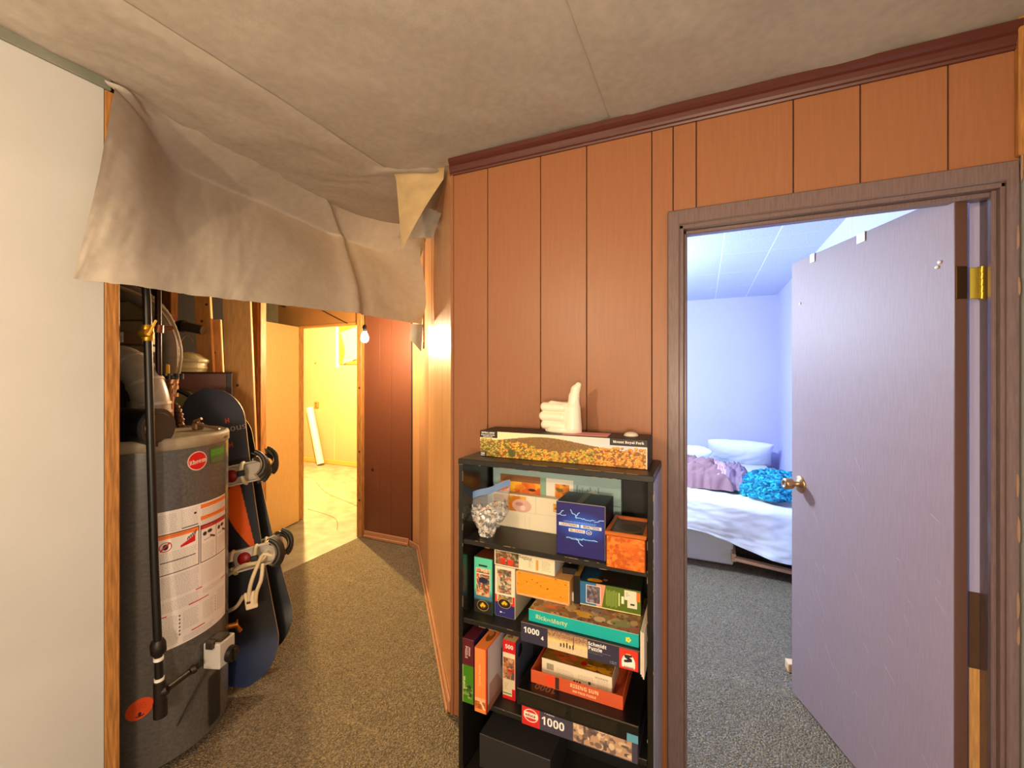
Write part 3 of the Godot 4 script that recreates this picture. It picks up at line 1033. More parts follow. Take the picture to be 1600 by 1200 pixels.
	# a strip that hangs below the hem at the hall wall
	t = thing("hanging_scrap", "small tan scrap of fabric hanging below the hem at the hall wall", "fabric")
	var g0 = P(642, 506, 2.75)
	var g1 = P(661, 507, 2.62)
	var g2 = P(658, 550, 2.62)
	var g3 = P(640, 530, 2.75)
	st = mb()
	grid(st, 8, 8, func(u, v): return g0.lerp(g1, u).lerp(g3.lerp(g2, u), v) + Vector3(0.01, 0, 0.01) * sin(u * PI))
	obj("scrap", st, M.fabric, t)
	t = thing("wall_batten", "thin pale strip standing where the drooping fabric meets the hall wall", "batten")
	st = mb()
	bar(st, P(662, 545, 2.68), P(662.5, 372, 2.68), 0.008, 0.012, 0.002)
	obj("strip", st, M.base_hall, t)

# ------------------------------------------------------------------ heater closet
const HC := Vector3(-2.08, 0, -0.985)
const HR := 0.28

func on_tank(a, y, r = HR):          # degrees round the tank, seen from the hall
	var q = deg_to_rad(a)
	return HC + Vector3(cos(q) * r, y, -sin(q) * r)

func wrap_patch(st, a0, a1, y0, y1, r, n = 20):
	grid(st, n, 1, func(u, v): return on_tank(lerpf(a0, a1, u), lerpf(y1, y0, v), r), 1)

func heater_label():
	var w = 300
	var h = 510
	var i = cimg(w, h, Color(0.90, 0.87, 0.85))
	var ink = Color(0.45, 0.43, 0.43)
	var red = Color(0.74, 0.12, 0.12)
	var org = Color(0.93, 0.50, 0.22)
	lines(i, 6, 14, 62, 62, 6, ink, 1)
	lines(i, 78, 10, 62, 62, 6, ink, 2)
	blob(i, 128, 30, 5, 4, Color(0.1, 0.1, 0.1))
	rect(i, 80, 74, 60, 4, Color(0.3, 0.3, 0.3))
	# flame warning panel
	rect(i, 2, 84, 142, 150, Color(0.15, 0.15, 0.15))
	rect(i, 4, 87, 137, 144, Color(0.92, 0.89, 0.86))
	rect(i, 4, 87, 137, 15, org)
	lines(i, 24, 93, 90, 4, 4, Color(0.3, 0.2, 0.1), 4)
	blob(i, 28, 130, 20, 18, red)
	blob(i, 28, 130, 17, 15, Color(0.92, 0.89, 0.86))
	blob(i, 28, 130, 9, 11, Color(0.15, 0.15, 0.15))
	stroke(i, Vector2(14, 142), Vector2(42, 118), 2, red)
	for k in 26:
		rect(i, 76 + k * 2, 138 - k, 2, 8 + int(k * 0.7), Color(0.80, 0.10, 0.10))
	for k in 5:
		stroke(i, Vector2(100 + k * 7, 124 - k * 3), Vector2(104 + k * 7, 114 - k * 4), 1.5, Color(0.2, 0.08, 0.08))
	lines(i, 10, 154, 124, 74, 6, ink, 5)
	rect(i, 12, 186, 118, 3, Color(0.3, 0.28, 0.28))
	# the column on the other side
	rect(i, 150, 6, 148, 16, org)
	lines(i, 190, 12, 70, 4, 4, Color(0.3, 0.2, 0.1), 6)
	lines(i, 156, 28, 138, 22, 6, ink, 7)
	rect(i, 150, 52, 148, 16, org)
	lines(i, 180, 58, 90, 4, 4, Color(0.3, 0.2, 0.1), 8)
	lines(i, 156, 72, 138, 14, 6, ink, 9)
	rect(i, 149, 88, 150, 146, Color(0.15, 0.15, 0.15))
	rect(i, 152, 91, 75, 140, Color(0.92, 0.89, 0.86))
	rect(i, 229, 91, 68, 140, Color(0.92, 0.89, 0.86))
	rect(i, 152, 91, 75, 14, red)
	rect(i, 229, 91, 68, 14, red)
	lines(i, 162, 97, 50, 3, 4, Color(0.95, 0.9, 0.9), 10)
	for b in [152, 229]:
		blob(i, b + 16, 124, 9, 8, Color(0.2, 0.18, 0.18))
		blob(i, b + 40, 120, 12, 7, Color(0.2, 0.18, 0.18))
		stroke(i, Vector2(b + 44, 140), Vector2(b + 66, 150), 3, Color(0.25, 0.2, 0.2))
		stroke(i, Vector2(b + 14, 150), Vector2(b + 50, 146), 1, ink)
		lines(i, b + 5, 164, 62, 62, 6, ink, 11 + b)
	# instruction text below
	lines(i, 6, 244, 138, 80, 5, ink, 20)
	lines(i, 152, 244, 142, 80, 5, Color(0.62, 0.59, 0.58), 21)
	rect(i, 130, 326, 26, 4, red)
	lines(i, 6, 336, 138, 40, 5, ink, 22)
	lines(i, 6, 392, 62, 106, 5, ink, 23)
	lines(i, 84, 392, 58, 70, 5, ink, 24)
	lines(i, 160, 340, 132, 20, 5, ink, 25)
	lines(i, 160, 392, 54, 70, 5, ink, 26)
	lines(i, 232, 380, 60, 84, 5, ink, 27)
	rect(i, 2, 384, 30, 4, red)
	rect(i, 104, 372, 82, 4, red)
	rect(i, 262, 342, 34, 4, red)
	rect(i, 114, 474, 54, 4, red)
	lines(i, 84, 486, 130, 20, 5, ink, 28)
	for k in 6:
		blob(i, 72, 400 + k * 14, 3, 4, Color(0.3, 0.3, 0.3))
		blob(i, 222, 396 + k * 11, 2, 3, Color(0.4, 0.4, 0.4))
	return i

func mechanical():
	var st
	var t = thing("water_heater", "dark grey cylindrical gas water heater covered in warning labels", "water heater")
	var T = Transform3D(Basis(), HC)
	st = mb()
	lathe(st, [Vector2(0, 0.03), Vector2(HR - 0.01, 0.03), Vector2(HR, 0.04), Vector2(HR, 0.04), Vector2(HR, 1.195), Vector2(HR, 1.195)], 72, T)
	obj("tank", st, tmat(Color(0.39, 0.375, 0.36), 0.27, M.grain, Vector3(2, 2, 2)), t)
	st = mb()
	lathe(st, [Vector2(HR, 1.190), Vector2(HR + 0.004, 1.193), Vector2(HR + 0.004, 1.222), Vector2(HR + 0.001, 1.230), Vector2(HR - 0.008, 1.234), Vector2(HR - 0.008, 1.234), Vector2(HR - 0.02, 1.229), Vector2(0.09, 1.238), Vector2(0, 1.24)], 72, T)
	obj("top_cap", st, tmat(Color(0.64, 0.58, 0.48), 0.6, M.cloud, Vector3(4, 4, 4)), t)
	for k in 3:
		st = mb()
		var a = TAU * k / 3 + 0.4
		box(st, HC + Vector3(cos(a) * 0.22, 0.016, sin(a) * 0.22), Vector3(0.04, 0.034, 0.04), 0.004)
		obj("foot", st, M.black, t)
	st = mb()
	wrap_patch(st, -20, 40, 0.455, 0.967, HR + 0.0012, 30)
	obj("warning_label", st, imat(heater_label(), 0.45), t)
	# round maker's mark and green sticker
	var im = cimg(64, 64, Color(0.80, 0.10, 0.10))
	st = mb()
	for k in 40:
		var a = TAU * k / 40
		var b = TAU * (k + 1) / 40
		var e = func(x, rr): return on_tank(7.6 + cos(x) * 7.9 * rr, 1.136 + sin(x) * 0.037 * rr, HR + 0.0014)
		tri(st, on_tank(7.6, 1.136, HR + 0.0014), e.call(a, 0.9), e.call(b, 0.9), 1)
	var mk = obj("round_mark", st, mat(Color(0.78, 0.08, 0.10), 0.35), t)
	st = mb()
	for k in 40:
		var a = TAU * k / 40
		var b = TAU * (k + 1) / 40
		var e = func(x, rr): return on_tank(7.6 + cos(x) * 7.9 * rr, 1.136 + sin(x) * 0.037 * rr, HR + 0.0016)
		quad(st, e.call(a, 0.9), e.call(a, 1.0), e.call(b, 1.0), e.call(b, 0.9), 1)
	obj("ring", st, mat(Color(0.86, 0.72, 0.66), 0.4), mk)
	txt(mk, "Rheem", 0.0165, on_tank(7.6, 1.134, HR + 0.002), mat(Color(0.90, 0.78, 0.72), 0.4), Vector3(0, 90 + 7.6, 6), 700, true, 0.85)
	st = mb()
	wrap_patch(st, 19, 38, 1.112, 1.178, HR + 0.0014, 10)
	im = cimg(96, 64, Color(0.22, 0.36, 0.20))
	rect(im, 0, 8, 96, 30, Color(0.20, 0.52, 0.16))
	lines(im, 8, 14, 80, 18, 7, Color(0.55, 0.80, 0.45), 3)
	lines(im, 6, 44, 84, 16, 6, Color(0.72, 0.72, 0.62), 4)
	obj("efficiency_sticker", st, imat(im, 0.4), t)
	st = mb()
	grid(st, 18, 10, func(u, v):
		var q = Vector2(u * 2 - 1, 1 - v * 2)
		var l = maxf(absf(q.x), absf(q.y)) / maxf(q.length(), 1e-5)
		q *= l
		return on_tank(-29 + q.x * 8.0, 0.281 + q.y * 0.036 + q.x * 0.006, HR + 0.0014))
	im = cimg(128, 72, Color(0.86, 0.30, 0.10))
	lines(im, 30, 16, 70, 24, 7, Color(0.35, 0.10, 0.05), 5)
	blob(im, 64, 54, 8, 7, Color(0.2, 0.06, 0.04))
	stroke(im, Vector2(46, 62), Vector2(84, 62), 2, Color(0.2, 0.06, 0.04))
	obj("orange_sticker", st, imat(im, 0.45), t)
	# small vent marks under the rim
	st = mb()
	wrap_patch(st, -8, 2, 1.196, 1.199, HR + 0.002, 6)
	obj("rim_mark", st, mat(Color(0.20, 0.18, 0.16), 0.5), t)
	st = mb()
	wrap_patch(st, 36, 44, 1.203, 1.212, HR + 0.0055, 6)
	obj("rim_mark", st, mat(Color(0.20, 0.18, 0.16), 0.5), t)
	# lower burner cover
	st = mb()
	wrap_patch(st, 17, 30, 0.06, 0.255, HR + 0.004, 8)
	obj("burner_cover", st, mat(Color(0.10, 0.10, 0.10), 0.5), t)
	# gas control
	var q = deg_to_rad(19)
	var cb = Basis(Vector3(-sin(q), 0, -cos(q)), Vector3.UP, Vector3(cos(q), 0, -sin(q)))
	var at = func(x, y, z): return on_tank(19, 0.365, HR) + cb * Vector3(x, y, z)
	st = mb()
	box(st, Vector3(0, 0, 0.04), Vector3(0.084, 0.10, 0.07), 0.004, Transform3D(cb, on_tank(19, 0.365)))
	var gv = obj("gas_control", st, mat(Color(0.76, 0.74, 0.72), 0.4), t)
	st = mb()
	lathe(st, [Vector2(0, 0), Vector2(0.031, 0), Vector2(0.031, 0), Vector2(0.029, 0.018), Vector2(0.029, 0.018), Vector2(0.012, 0.02), Vector2(0, 0.02)], 28, Transform3D(cb * Basis(Vector3(1, 0, 0), Vector3(0, 0, 1), Vector3(0, -1, 0)), at.call(0.012, -0.018, 0.075)))
	box(st, Vector3.ZERO, Vector3(0.012, 0.05, 0.012), 0.003, Transform3D(cb, at.call(0.012, -0.018, 0.097)))
	obj("dial", st, M.black, gv)
	st = mb()
	box(st, Vector3(-0.004, 0.056, 0.045), Vector3(0.05, 0.014, 0.05), 0.003, Transform3D(cb, on_tank(19, 0.365)))
	obj("pilot_button", st, mat(Color(0.20, 0.16, 0.13), 0.5), gv)
	st = mb()
	box(st, Vector3(-0.046, 0.05, 0.04), Vector3(0.02, 0.03, 0.03), 0.003, Transform3D(cb, on_tank(19, 0.365)))
	obj("igniter", st, mat(Color(0.20, 0.16, 0.13), 0.5), gv)
	st = mb()
	tube(st, curve([at.call(-0.05, -0.045, 0.03), at.call(-0.10, -0.10, 0.02), at.call(-0.17, -0.17, 0.015)], 6), 0.0035, 8)
	obj("pilot_tube", st, M.black, t)
	# drain tap
	st = mb()
	tube(st, [on_tank(57, 0.355), on_tank(57, 0.355, HR + 0.03)], 0.012, 12)
	tube(st, [on_tank(57, 0.355, HR + 0.03), on_tank(57, 0.355, HR + 0.036)], 0.02, 14)
	tube(st, [on_tank(57, 0.355, HR + 0.025) + Vector3(0, 0, 0), on_tank(57, 0.32, HR + 0.045)], 0.010, 12)
	obj("drain_tap", st, mat(Color(0.72, 0.46, 0.18), 0.3, 0.9), t)
	# lever of the relief valve and the pipe stubs on the lid
	st = mb()
	var hub = HC + Vector3(0.03, 1.245, -0.10)
	bar(st, P(303, 661, 1.84), P(343, 671, 1.86), 0.020, 0.008, 0.002)
	box(st, P(309, 666, 1.85), Vector3(0.034, 0.03, 0.034), 0.004)
	tube(st, [P(309, 672, 1.85), P(309, 655, 1.85)], 0.008, 10)
	tube(st, [P(303, 659, 1.84), P(315, 654, 1.84)], 0.006, 10)
	obj("relief_lever", st, mat(Color(0.55, 0.44, 0.32), 0.35, 0.8), t)
	# gas riser in front of the tank
	t = thing("gas_pipe", "black steel gas pipe rising in front of the water heater", "pipe")
	var g = [P(226, 430, 1.50), P(229.5, 470, 1.50), P(232, 560, 1.50), P(235.5, 700, 1.495), P(241.5, 890, 1.49), P(247, 1010, 1.485), P(250.5, 1112, 1.48)]
	st = mb()
	tube(st, g, 0.0125, 16)
	obj("riser", st, mat(Color(0.10, 0.09, 0.08), 0.38, 0.3), t)
	st = mb()
	tube(st, [P(246.3, 1000, 1.485), P(246.8, 1006, 1.485), P(247.6, 1018, 1.485), P(248, 1022, 1.485)], [0.018, 0.024, 0.024, 0.018], 8)
	obj("union", st, mat(Color(0.12, 0.09, 0.075), 0.45, 0.3), t)
	st = mb()
	tube(st, [P(249.3, 1064, 1.48), P(250.6, 1100, 1.48)], 0.018, 16)
	tube(st, [P(250.2, 1096, 1.48), P(250.8, 1119, 1.48)], 0.020, 16)
	tube(st, [P(250, 1082, 1.48), P(262, 1076, 1.49)], 0.018, 14)
	obj("fitting", st, mat(Color(0.12, 0.09, 0.075), 0.45, 0.3), t)
	for y in [1029.0, 1061.0]:
		st = mb()
		var px = remap(y, 1010, 1112, 247, 250.5)
		tube(st, [P(px, y - 2.5, 1.483), P(px + 0.1, y + 2.5, 1.483)], 0.0145, 16)
		obj("thread_tape", st, M.white, t)
	st = mb()
	tube(st, [P(262, 1076, 1.49), P(298, 1049, 1.60), P(310, 1040, 1.63)], 0.010, 14)
	tube(st, [P(299, 1048, 1.60), P(306, 1043, 1.61)], 0.016, 8)
	obj("branch", st, mat(Color(0.14, 0.10, 0.08), 0.45, 0.3), t)
	st = mb()
	tube(st, [P(230, 508, 1.50), P(230.3, 513, 1.50), P(230.6, 528, 1.50), P(230.8, 533, 1.50)], [0.016, 0.019, 0.019, 0.016], 8)
	tube(st, [P(222, 521, 1.49), P(233, 520, 1.47)], 0.014, 12)
	obj("valve_body", st, mat(Color(0.72, 0.55, 0.16), 0.35, 0.8), t)
	st = mb()
	bar(st, P(233, 522, 1.465), P(244, 500, 1.475), 0.016, 0.006, 0.002)
	tube(st, [P(232, 522, 1.46), P(232, 522, 1.48)], 0.005, 10)
	obj("yellow_handle", st, mat(Color(0.82, 0.62, 0.16), 0.4), t)
	# second pipe behind it
	t = thing("water_pipe", "thin dark copper water pipe behind the black gas pipe", "pipe")
	st = mb()
	tube(st, [P(247, 430, 1.75), P(247.5, 520, 1.75), P(248, 600, 1.75), P(249, 640, 1.78)], 0.011, 14)
	obj("pipe", st, mat(Color(0.20, 0.12, 0.09), 0.35, 0.6), t)
	st = mb()
	tube(st, [P(240, 515, 1.74), P(270, 512, 1.80)], 0.008, 10)
	tube(st, [P(248, 508, 1.74), P(248, 520, 1.74)], 0.017, 10)
	tube(st, [P(240, 515, 1.74), P(250, 514, 1.75)], 0.012, 10)
	obj("clamp", st, mat(Color(0.55, 0.34, 0.24), 0.35, 0.8), t)
	# pressure valve with handwheel
	t = thing("shutoff_valve", "copper shutoff valve with black handwheel and yellow lever", "valve")
	st = mb()
	tube(st, [P(266, 660, 1.86), P(266, 620, 1.86), P(266.5, 598, 1.86)], [0.012, 0.012, 0.016], 14)
	for y in [617.0, 605.0, 596.0]:
		tube(st, [P(270, y + 3, 1.85), P(270, y - 3, 1.85)], 0.021, 8)
	obj("copper_body", st, mat(Color(0.66, 0.47, 0.32), 0.4, 0.6), t)
	st = mb()
	lathe(st, [Vector2(0, 0), Vector2(0.032, 0), Vector2(0.034, 0.006), Vector2(0.032, 0.013), Vector2(0, 0.014)], 8, Transform3D(Basis(), P(270, 592, 1.85)))
	for k in 8:
		var a = TAU * k / 8
		tube(st, [P(270, 588, 1.85) + Vector3(cos(a) * 0.032, 0.012, sin(a) * 0.032), P(270, 588, 1.85) + Vector3(cos(a) * 0.032, -0.012, sin(a) * 0.032)], 0.007, 8)
	obj("handwheel", st, mat(Color(0.13, 0.11, 0.10), 0.5), t)
	st = mb()
	bar(st, P(262, 588, 1.84), P(262, 569, 1.84), 0.014, 0.008, 0.003)
	obj("yellow_lever", st, mat(Color(0.85, 0.62, 0.15), 0.4), t)
	# flexible connector on the lid
	t = thing("flex_connector", "ribbed copper connector curving out of the heater lid", "pipe")
	st = mb()
	var base = curve([P(262, 650, 2.0), P(265, 638, 2.0), P(272, 634, 1.98), P(279, 645, 1.96), P(282, 664, 1.94), P(277, 680, 1.93)], 10)
	var rr = []
	for k in base.size():
		rr.append(0.015 + 0.003 * sin(k * 1.6))
	tube(st, base, rr, 12)
	obj("hose", st, mat(Color(0.40, 0.28, 0.19), 0.4, 0.5), t)
	st = mb()
	lathe(st, [Vector2(0, 0), Vector2(0.024, 0), Vector2(0.024, 0.02), Vector2(0.018, 0.03), Vector2(0, 0.03)], 6, Transform3D(Basis(), P(277, 683, 1.93)))
	obj("nut", st, M.chrome, t)
	# sheet metal draft hood
	t = thing("draft_hood", "small sheet metal draft hood standing on the heater lid", "hood")
	st = mb()
	var c0 = HC + Vector3(0.02, 1.236, 0.02)
	lathe(st, [Vector2(0.10, 0.0), Vector2(0.10, 0.012), Vector2(0.05, 0.075), Vector2(0.05, 0.13)], 28, Transform3D(Basis(), c0))
	obj("cone", st, mat(Color(0.70, 0.68, 0.63), 0.35, 0.8), t)
	for k in 3:
		st = mb()
		var a = TAU * k / 3 - 0.2
		box(st, c0 + Vector3(cos(a) * 0.10, 0.0, sin(a) * 0.10), Vector3(0.014, 0.03, 0.014), 0.002)
		obj("bracket", st, mat(Color(0.78, 0.76, 0.70), 0.35, 0.7), t)
	# black duct and silver elbow
	t = thing("black_duct", "short black round duct with an end cap beside the heater lid", "duct")
	st = mb()
	var d0 = P(160, 664, 1.58)
	var d1 = P(247, 668, 1.56)
	tube(st, [d0, d1], 0.066, 28)
	obj("barrel", st, tmat(Color(0.055, 0.052, 0.05), 0.35, M.grain, Vector3(3, 3, 3)), t)
	st = mb()
	var ax = (d1 - d0).normalized()
	tube(st, [d1 - ax * 0.012, d1 + ax * 0.004], 0.069, 28)
	tube(st, [d1, d1 + ax * 0.008], [0.058, 0.052], 28)
	obj("end_cap", st, mat(Color(0.17, 0.17, 0.18), 0.4), t)
	t = thing("silver_elbow", "bent silver vent pipe rising behind the black duct", "duct")
	st = mb()
	tube(st, curve([P(172, 562, 1.74), P(196, 566, 1.74), P(218, 584, 1.74), P(232, 612, 1.74), P(238, 645, 1.74), P(239, 690, 1.74)], 6), 0.062, 24)
	obj("pipe", st, tmat(Color(0.66, 0.63, 0.58), 0.36, M.cloud, Vector3(4, 4, 4)), t)
	for p in [[P(203, 570, 1.74), P(206, 572, 1.74)], [P(226.5, 598, 1.74), P(228.5, 602, 1.74)], [P(237, 630, 1.74), P(237.5, 634, 1.74)], [P(238, 642, 1.74), P(238.3, 646, 1.74)]]:
		st = mb()
		tube(st, p, 0.065, 24)
		obj("seam_ring", st, mat(Color(0.72, 0.69, 0.64), 0.32, 0.4), t)
	# grey flexible duct arching over everything
	t = thing("flexible_duct", "thick grey flexible duct arching down behind the copper valve", "duct")
	st = mb()
	base = curve([P(180, 452, 2.0), P(205, 459, 2.0), P(232, 474, 2.02), P(254, 500, 2.04), P(266, 535, 2.06), P(267, 570, 2.07), P(261, 605, 2.08), P(250, 650, 2.08)], 12)
	rr = []
	for k in base.size():
		rr.append(0.040 + 0.0016 * sin(k * 2.2))
	tube(st, base, rr, 20)
	obj("hose", st, mat(Color(0.50, 0.45, 0.40), 0.45), t)
	st = mb()
	tube(st, curve([P(184, 447, 1.92), P(220, 462, 1.95), P(262, 490, 1.97), P(282, 540, 2.0), P(280, 580, 2.02), P(268, 625, 2.03)], 8), 0.006, 8)
	obj("wire", st, mat(Color(0.72, 0.64, 0.52), 0.5), t)
	st = mb()
	tube(st, curve([P(190, 452, 1.94), P(232, 470, 1.96), P(256, 492, 1.98), P(274, 530, 2.0), P(276, 572, 2.02)], 8), 0.004, 8)
	obj("wire", st, mat(Color(0.72, 0.64, 0.52), 0.5), t)
	# furnace cabinet
	t = thing("furnace_cabinet", "beige furnace cabinet with layered panels behind the pipes", "furnace")
	st = mb()
	var k0 = P(212, 505, 2.06)
	var kb = Basis(Vector3(CS, 0, -SN), Vector3.UP, Vector3(SN, 0, CS))
	var K = Transform3D(kb, k0)
	box(st, Vector3(-0.12, -0.75, -0.13), Vector3(0.22, 1.25, 0.22), 0.006, K)
	obj("casing", st, mat(Color(0.20, 0.17, 0.14), 0.5), t)
	st = mb()
	box(st, Vector3(-0.05, 0.06, -0.02), Vector3(0.26, 0.075, 0.08), 0.006, K)
	obj("panel", st, mat(Color(0.58, 0.52, 0.36), 0.5), t)
	st = mb()
	box(st, Vector3(-0.05, -0.02, -0.03), Vector3(0.24, 0.06, 0.08), 0.004, K)
	obj("panel", st, mat(Color(0.58, 0.52, 0.36), 0.5), t)
	st = mb()
	box(st, Vector3(-0.05, -0.125, -0.02), Vector3(0.26, 0.035, 0.09), 0.006, K)
	obj("panel", st, mat(Color(0.58, 0.52, 0.36), 0.5), t)
	st = mb()
	box(st, Vector3(-0.05, -0.075, -0.015), Vector3(0.22, 0.055, 0.09), 0.003, K)
	obj("control_plate", st, mat(Color(0.60, 0.45, 0.33), 0.5), t)
	st = mb()
	box(st, Vector3(-0.045, -0.07, 0.032), Vector3(0.03, 0.05, 0.006), 0.002, K)
	tube(st, [K * Vector3(-0.045, -0.055, 0.034), K * Vector3(-0.045, -0.055, 0.044)], 0.009, 12)
	obj("switch", st, M.white, t)
	# black vent elbow far behind
	t = thing("vent_stub", "black collar on a grey vent pipe near the leaning boards", "pipe")
	st = mb()
	tube(st, [P(278, 508, 2.4), P(318, 516, 2.4)], 0.026, 16)
	obj("pipe", st, mat(Color(0.30, 0.27, 0.24), 0.4, 0.5), t)
	st = mb()
	tube(st, [P(283, 509, 2.4), P(288, 510, 2.4)], 0.034, 16)
	obj("collar", st, M.black, t)
	# lumber leaning against the studs
	var boards = [["leaning_board", "narrow pine board leaning in the closet behind the paint bucket", [P(316, 440, 2.66), P(335, 820, 2.50)], 0.095, 0.022], ["leaning_board", "short pine offcut leaning between the two longer boards", [P(338, 500, 2.66), P(353, 820, 2.52)], 0.06, 0.018], ["leaning_plank", "broad pale plank leaning beside the doorway stud", [P(369, 430, 2.62), P(385, 860, 2.44)], 0.165, 0.022]]
	for b in boards:
		t = thing(b[0], b[1], "board", Vector3.ZERO, 0.0, "boards leaning in the heater closet")
		st = mb()
		bar(st, b[2][1], b[2][0], b[3], b[4], 0.003, Vector3(0.42, 0, 0.9))
		obj("board", st, M.lumber, t)
		rng.seed = hash(b[1])
		for k in 4:
			st = mb()
			var p = b[2][0].lerp(b[2][1], rng.randf_range(0.1, 0.85))
			var nrm = Vector3(0.42, 0.0, 0.9).normalized()
			var side = nrm.cross(Vector3.UP) * rng.randf_range(-0.35, 0.35) * b[3]
			lathe(st, [Vector2(0, 0), Vector2(0.009, 0), Vector2(0.006, 0.001), Vector2(0, 0.0012)], 9, Transform3D(Basis(nrm.cross(Vector3.UP), nrm, nrm.cross(Vector3.UP).cross(nrm)), p + side + nrm * (b[4] / 2 + 0.0005)))
			obj("knot", st, mat(Color(0.34, 0.18, 0.07), 0.6), t)
	# brown cabinet carrying the bucket
	t = thing("brown_cabinet", "reddish brown wooden cabinet carrying a paint bucket", "cabinet")
	var kc = Basis(Vector3.UP.cross(-P(318, 588, 1.0) + Vector3(0, EYE, 0)).normalized(), Vector3.UP, (Vector3(0, EYE, 0) - P(318, 588, 1.0)).normalized())
	var bk = Transform3D(kc, Vector3(P(318, 585, 2.38).x, 0, P(318, 585, 2.38).z))
	var top = P(318, 583, 2.31).y
	st = mb()
	box(st, Vector3(0.0, top / 2, 0.0), Vector3(0.26, top, 0.14), 0.003, bk)
	obj("case", st, tmat(Color(0.38, 0.18, 0.09), 0.5, M.streak, Vector3(4, 4, 4)), t)
	st = mb()
	box(st, Vector3(0.116, top / 2, 0.072), Vector3(0.026, top - 0.004, 0.006), 0.002, bk)
	obj("edge_strip", st, mat(Color(0.14, 0.07, 0.04), 0.5), t)
	st = mb()
	box(st, Vector3(0.0, top + 0.003, 0.0), Vector3(0.264, 0.006, 0.146), 0.002, bk)
	obj("top_strip", st, mat(Color(0.14, 0.07, 0.04), 0.5), t)
	t = thing("paint_bucket", "cream paint bucket with a domed lid on the brown cabinet", "bucket", Vector3(bk.origin.x, top + 0.006, bk.origin.z) + kc * Vector3(-0.07, 0, 0))
	st = mb()
	lathe(st, [Vector2(0, 0), Vector2(0.083, 0), Vector2(0.085, 0.004), Vector2(0.086, 0.018), Vector2(0.090, 0.02), Vector2(0.090, 0.026), Vector2(0.087, 0.028), Vector2(0.088, 0.052), Vector2(0.088, 0.052)], 40)
	obj("pail", st, mat(Color(0.80, 0.77, 0.60), 0.45), t)
	st = mb()
	lathe(st, [Vector2(0.088, 0.05), Vector2(0.096, 0.051), Vector2(0.097, 0.066), Vector2(0.093, 0.07), Vector2(0.093, 0.07), Vector2(0.082, 0.076), Vector2(0.055, 0.098), Vector2(0.025, 0.108), Vector2(0, 0.110)], 40)
	obj("lid", st, mat(Color(0.74, 0.71, 0.53), 0.5), t)
	st = mb()
	tube(st, curve([Vector3(0.05, 0.05, 0.09), Vector3(0.03, 0.16, 0.05), Vector3(0.0, 0.20, 0.0), Vector3(-0.04, 0.17, -0.05)], 6), 0.002, 6)
	obj("wire_handle", st, mat(Color(0.55, 0.50, 0.40), 0.4, 0.7), t)
	# camouflage bag behind the snowboard
	t = thing("camouflage_bag", "rumpled green camouflage bag between the heater and the snowboard", "bag")
	st = mb()
	var bc = P(283, 640, 2.26)
	grid(st, 28, 16, func(u, v):
		var a = TAU * u
		var b = PI * (v - 0.5)
		var n = Vector3(cos(b) * sin(a), -sin(b), cos(b) * cos(a))
		return bc + kb * (n * Vector3(0.10, 0.105, 0.07) * (1.0 + 0.16 * fn.get_noise_3d(n.x * 2.2, n.y * 2.2, n.z * 2.2))))
	var camo = collage(128, 128, 12, [Color(0.42, 0.40, 0.26), Color(0.22, 0.21, 0.15), Color(0.58, 0.54, 0.40), Color(0.33, 0.36, 0.22)], 60, 22)
	obj("body", st, imat(camo, 0.8), t)
	st = mb()
	tube(st, curve([bc + kb * Vector3(-0.03, 0.08, 0.06), bc + kb * Vector3(0.02, 0.11, 0.075), bc + kb * Vector3(0.09, 0.07, 0.05), bc + kb * Vector3(0.11, -0.02, 0.03)], 6), 0.014, 8)
	obj("strap", st, M.black, t)
	st = mb()
	box(st, bc + kb * Vector3(0.0, 0.0, -0.01) + Vector3(0, -bc.y / 2.0 - 0.05, 0), Vector3(0.16, bc.y - 0.10, 0.10), 0.03)
	obj("lower_body", st, imat(camo, 0.8), t)

# ------------------------------------------------------------------ two snowboards with bindings
func board_outline(L, W, tipw):
	var poly = PackedVector2Array()
	var n = 40
	for k in n + 1:
		var y = L * k / n
		var e = minf(y, L - y)
		var w = W / 2
		if e < tipw:
			w = W / 2 * sqrt(maxf(0.0, 1.0 - pow(1.0 - e / tipw, 2.0)))
		else:
			w = W / 2 * (1.0 - 0.09 * sin(PI * (y - tipw) / (L - 2 * tipw)))
		poly.append(Vector2(w, y))
	var m = poly.duplicate()
	for k in range(n - 1, 0, -1):
		poly.append(Vector2(-m[k].x, m[k].y))
	return poly

func board_art(which):
	var w = 96
	var h = 480
	var navy = Color(0.20, 0.22, 0.28)
	var i = cimg(w, h, navy if which == 0 else Color(0.07, 0.07, 0.08))
	if which == 0:
		for y in range(128, 350):
			rect(i, 0, y, w, 1, Color(0.12, 0.12, 0.15))
		for y in range(165, 275):
			var k = (y - 165) / 110.0
			var left = int(lerpf(66, 78, k) - 22.0 * sin(PI * pow(k, 0.8)))
			rect(i, left, y, maxi(1, int(lerpf(76, 86, k)) - left), 1, Color(0.93, 0.38, 0.07))
		for y in range(350, 480):
			rect(i, 0, y, w, 1, Color(0.12, 0.09, 0.08).lerp(Color(0.10, 0.17, 0.32), clampf((y - 390) / 50.0, 0, 1)))
	return i

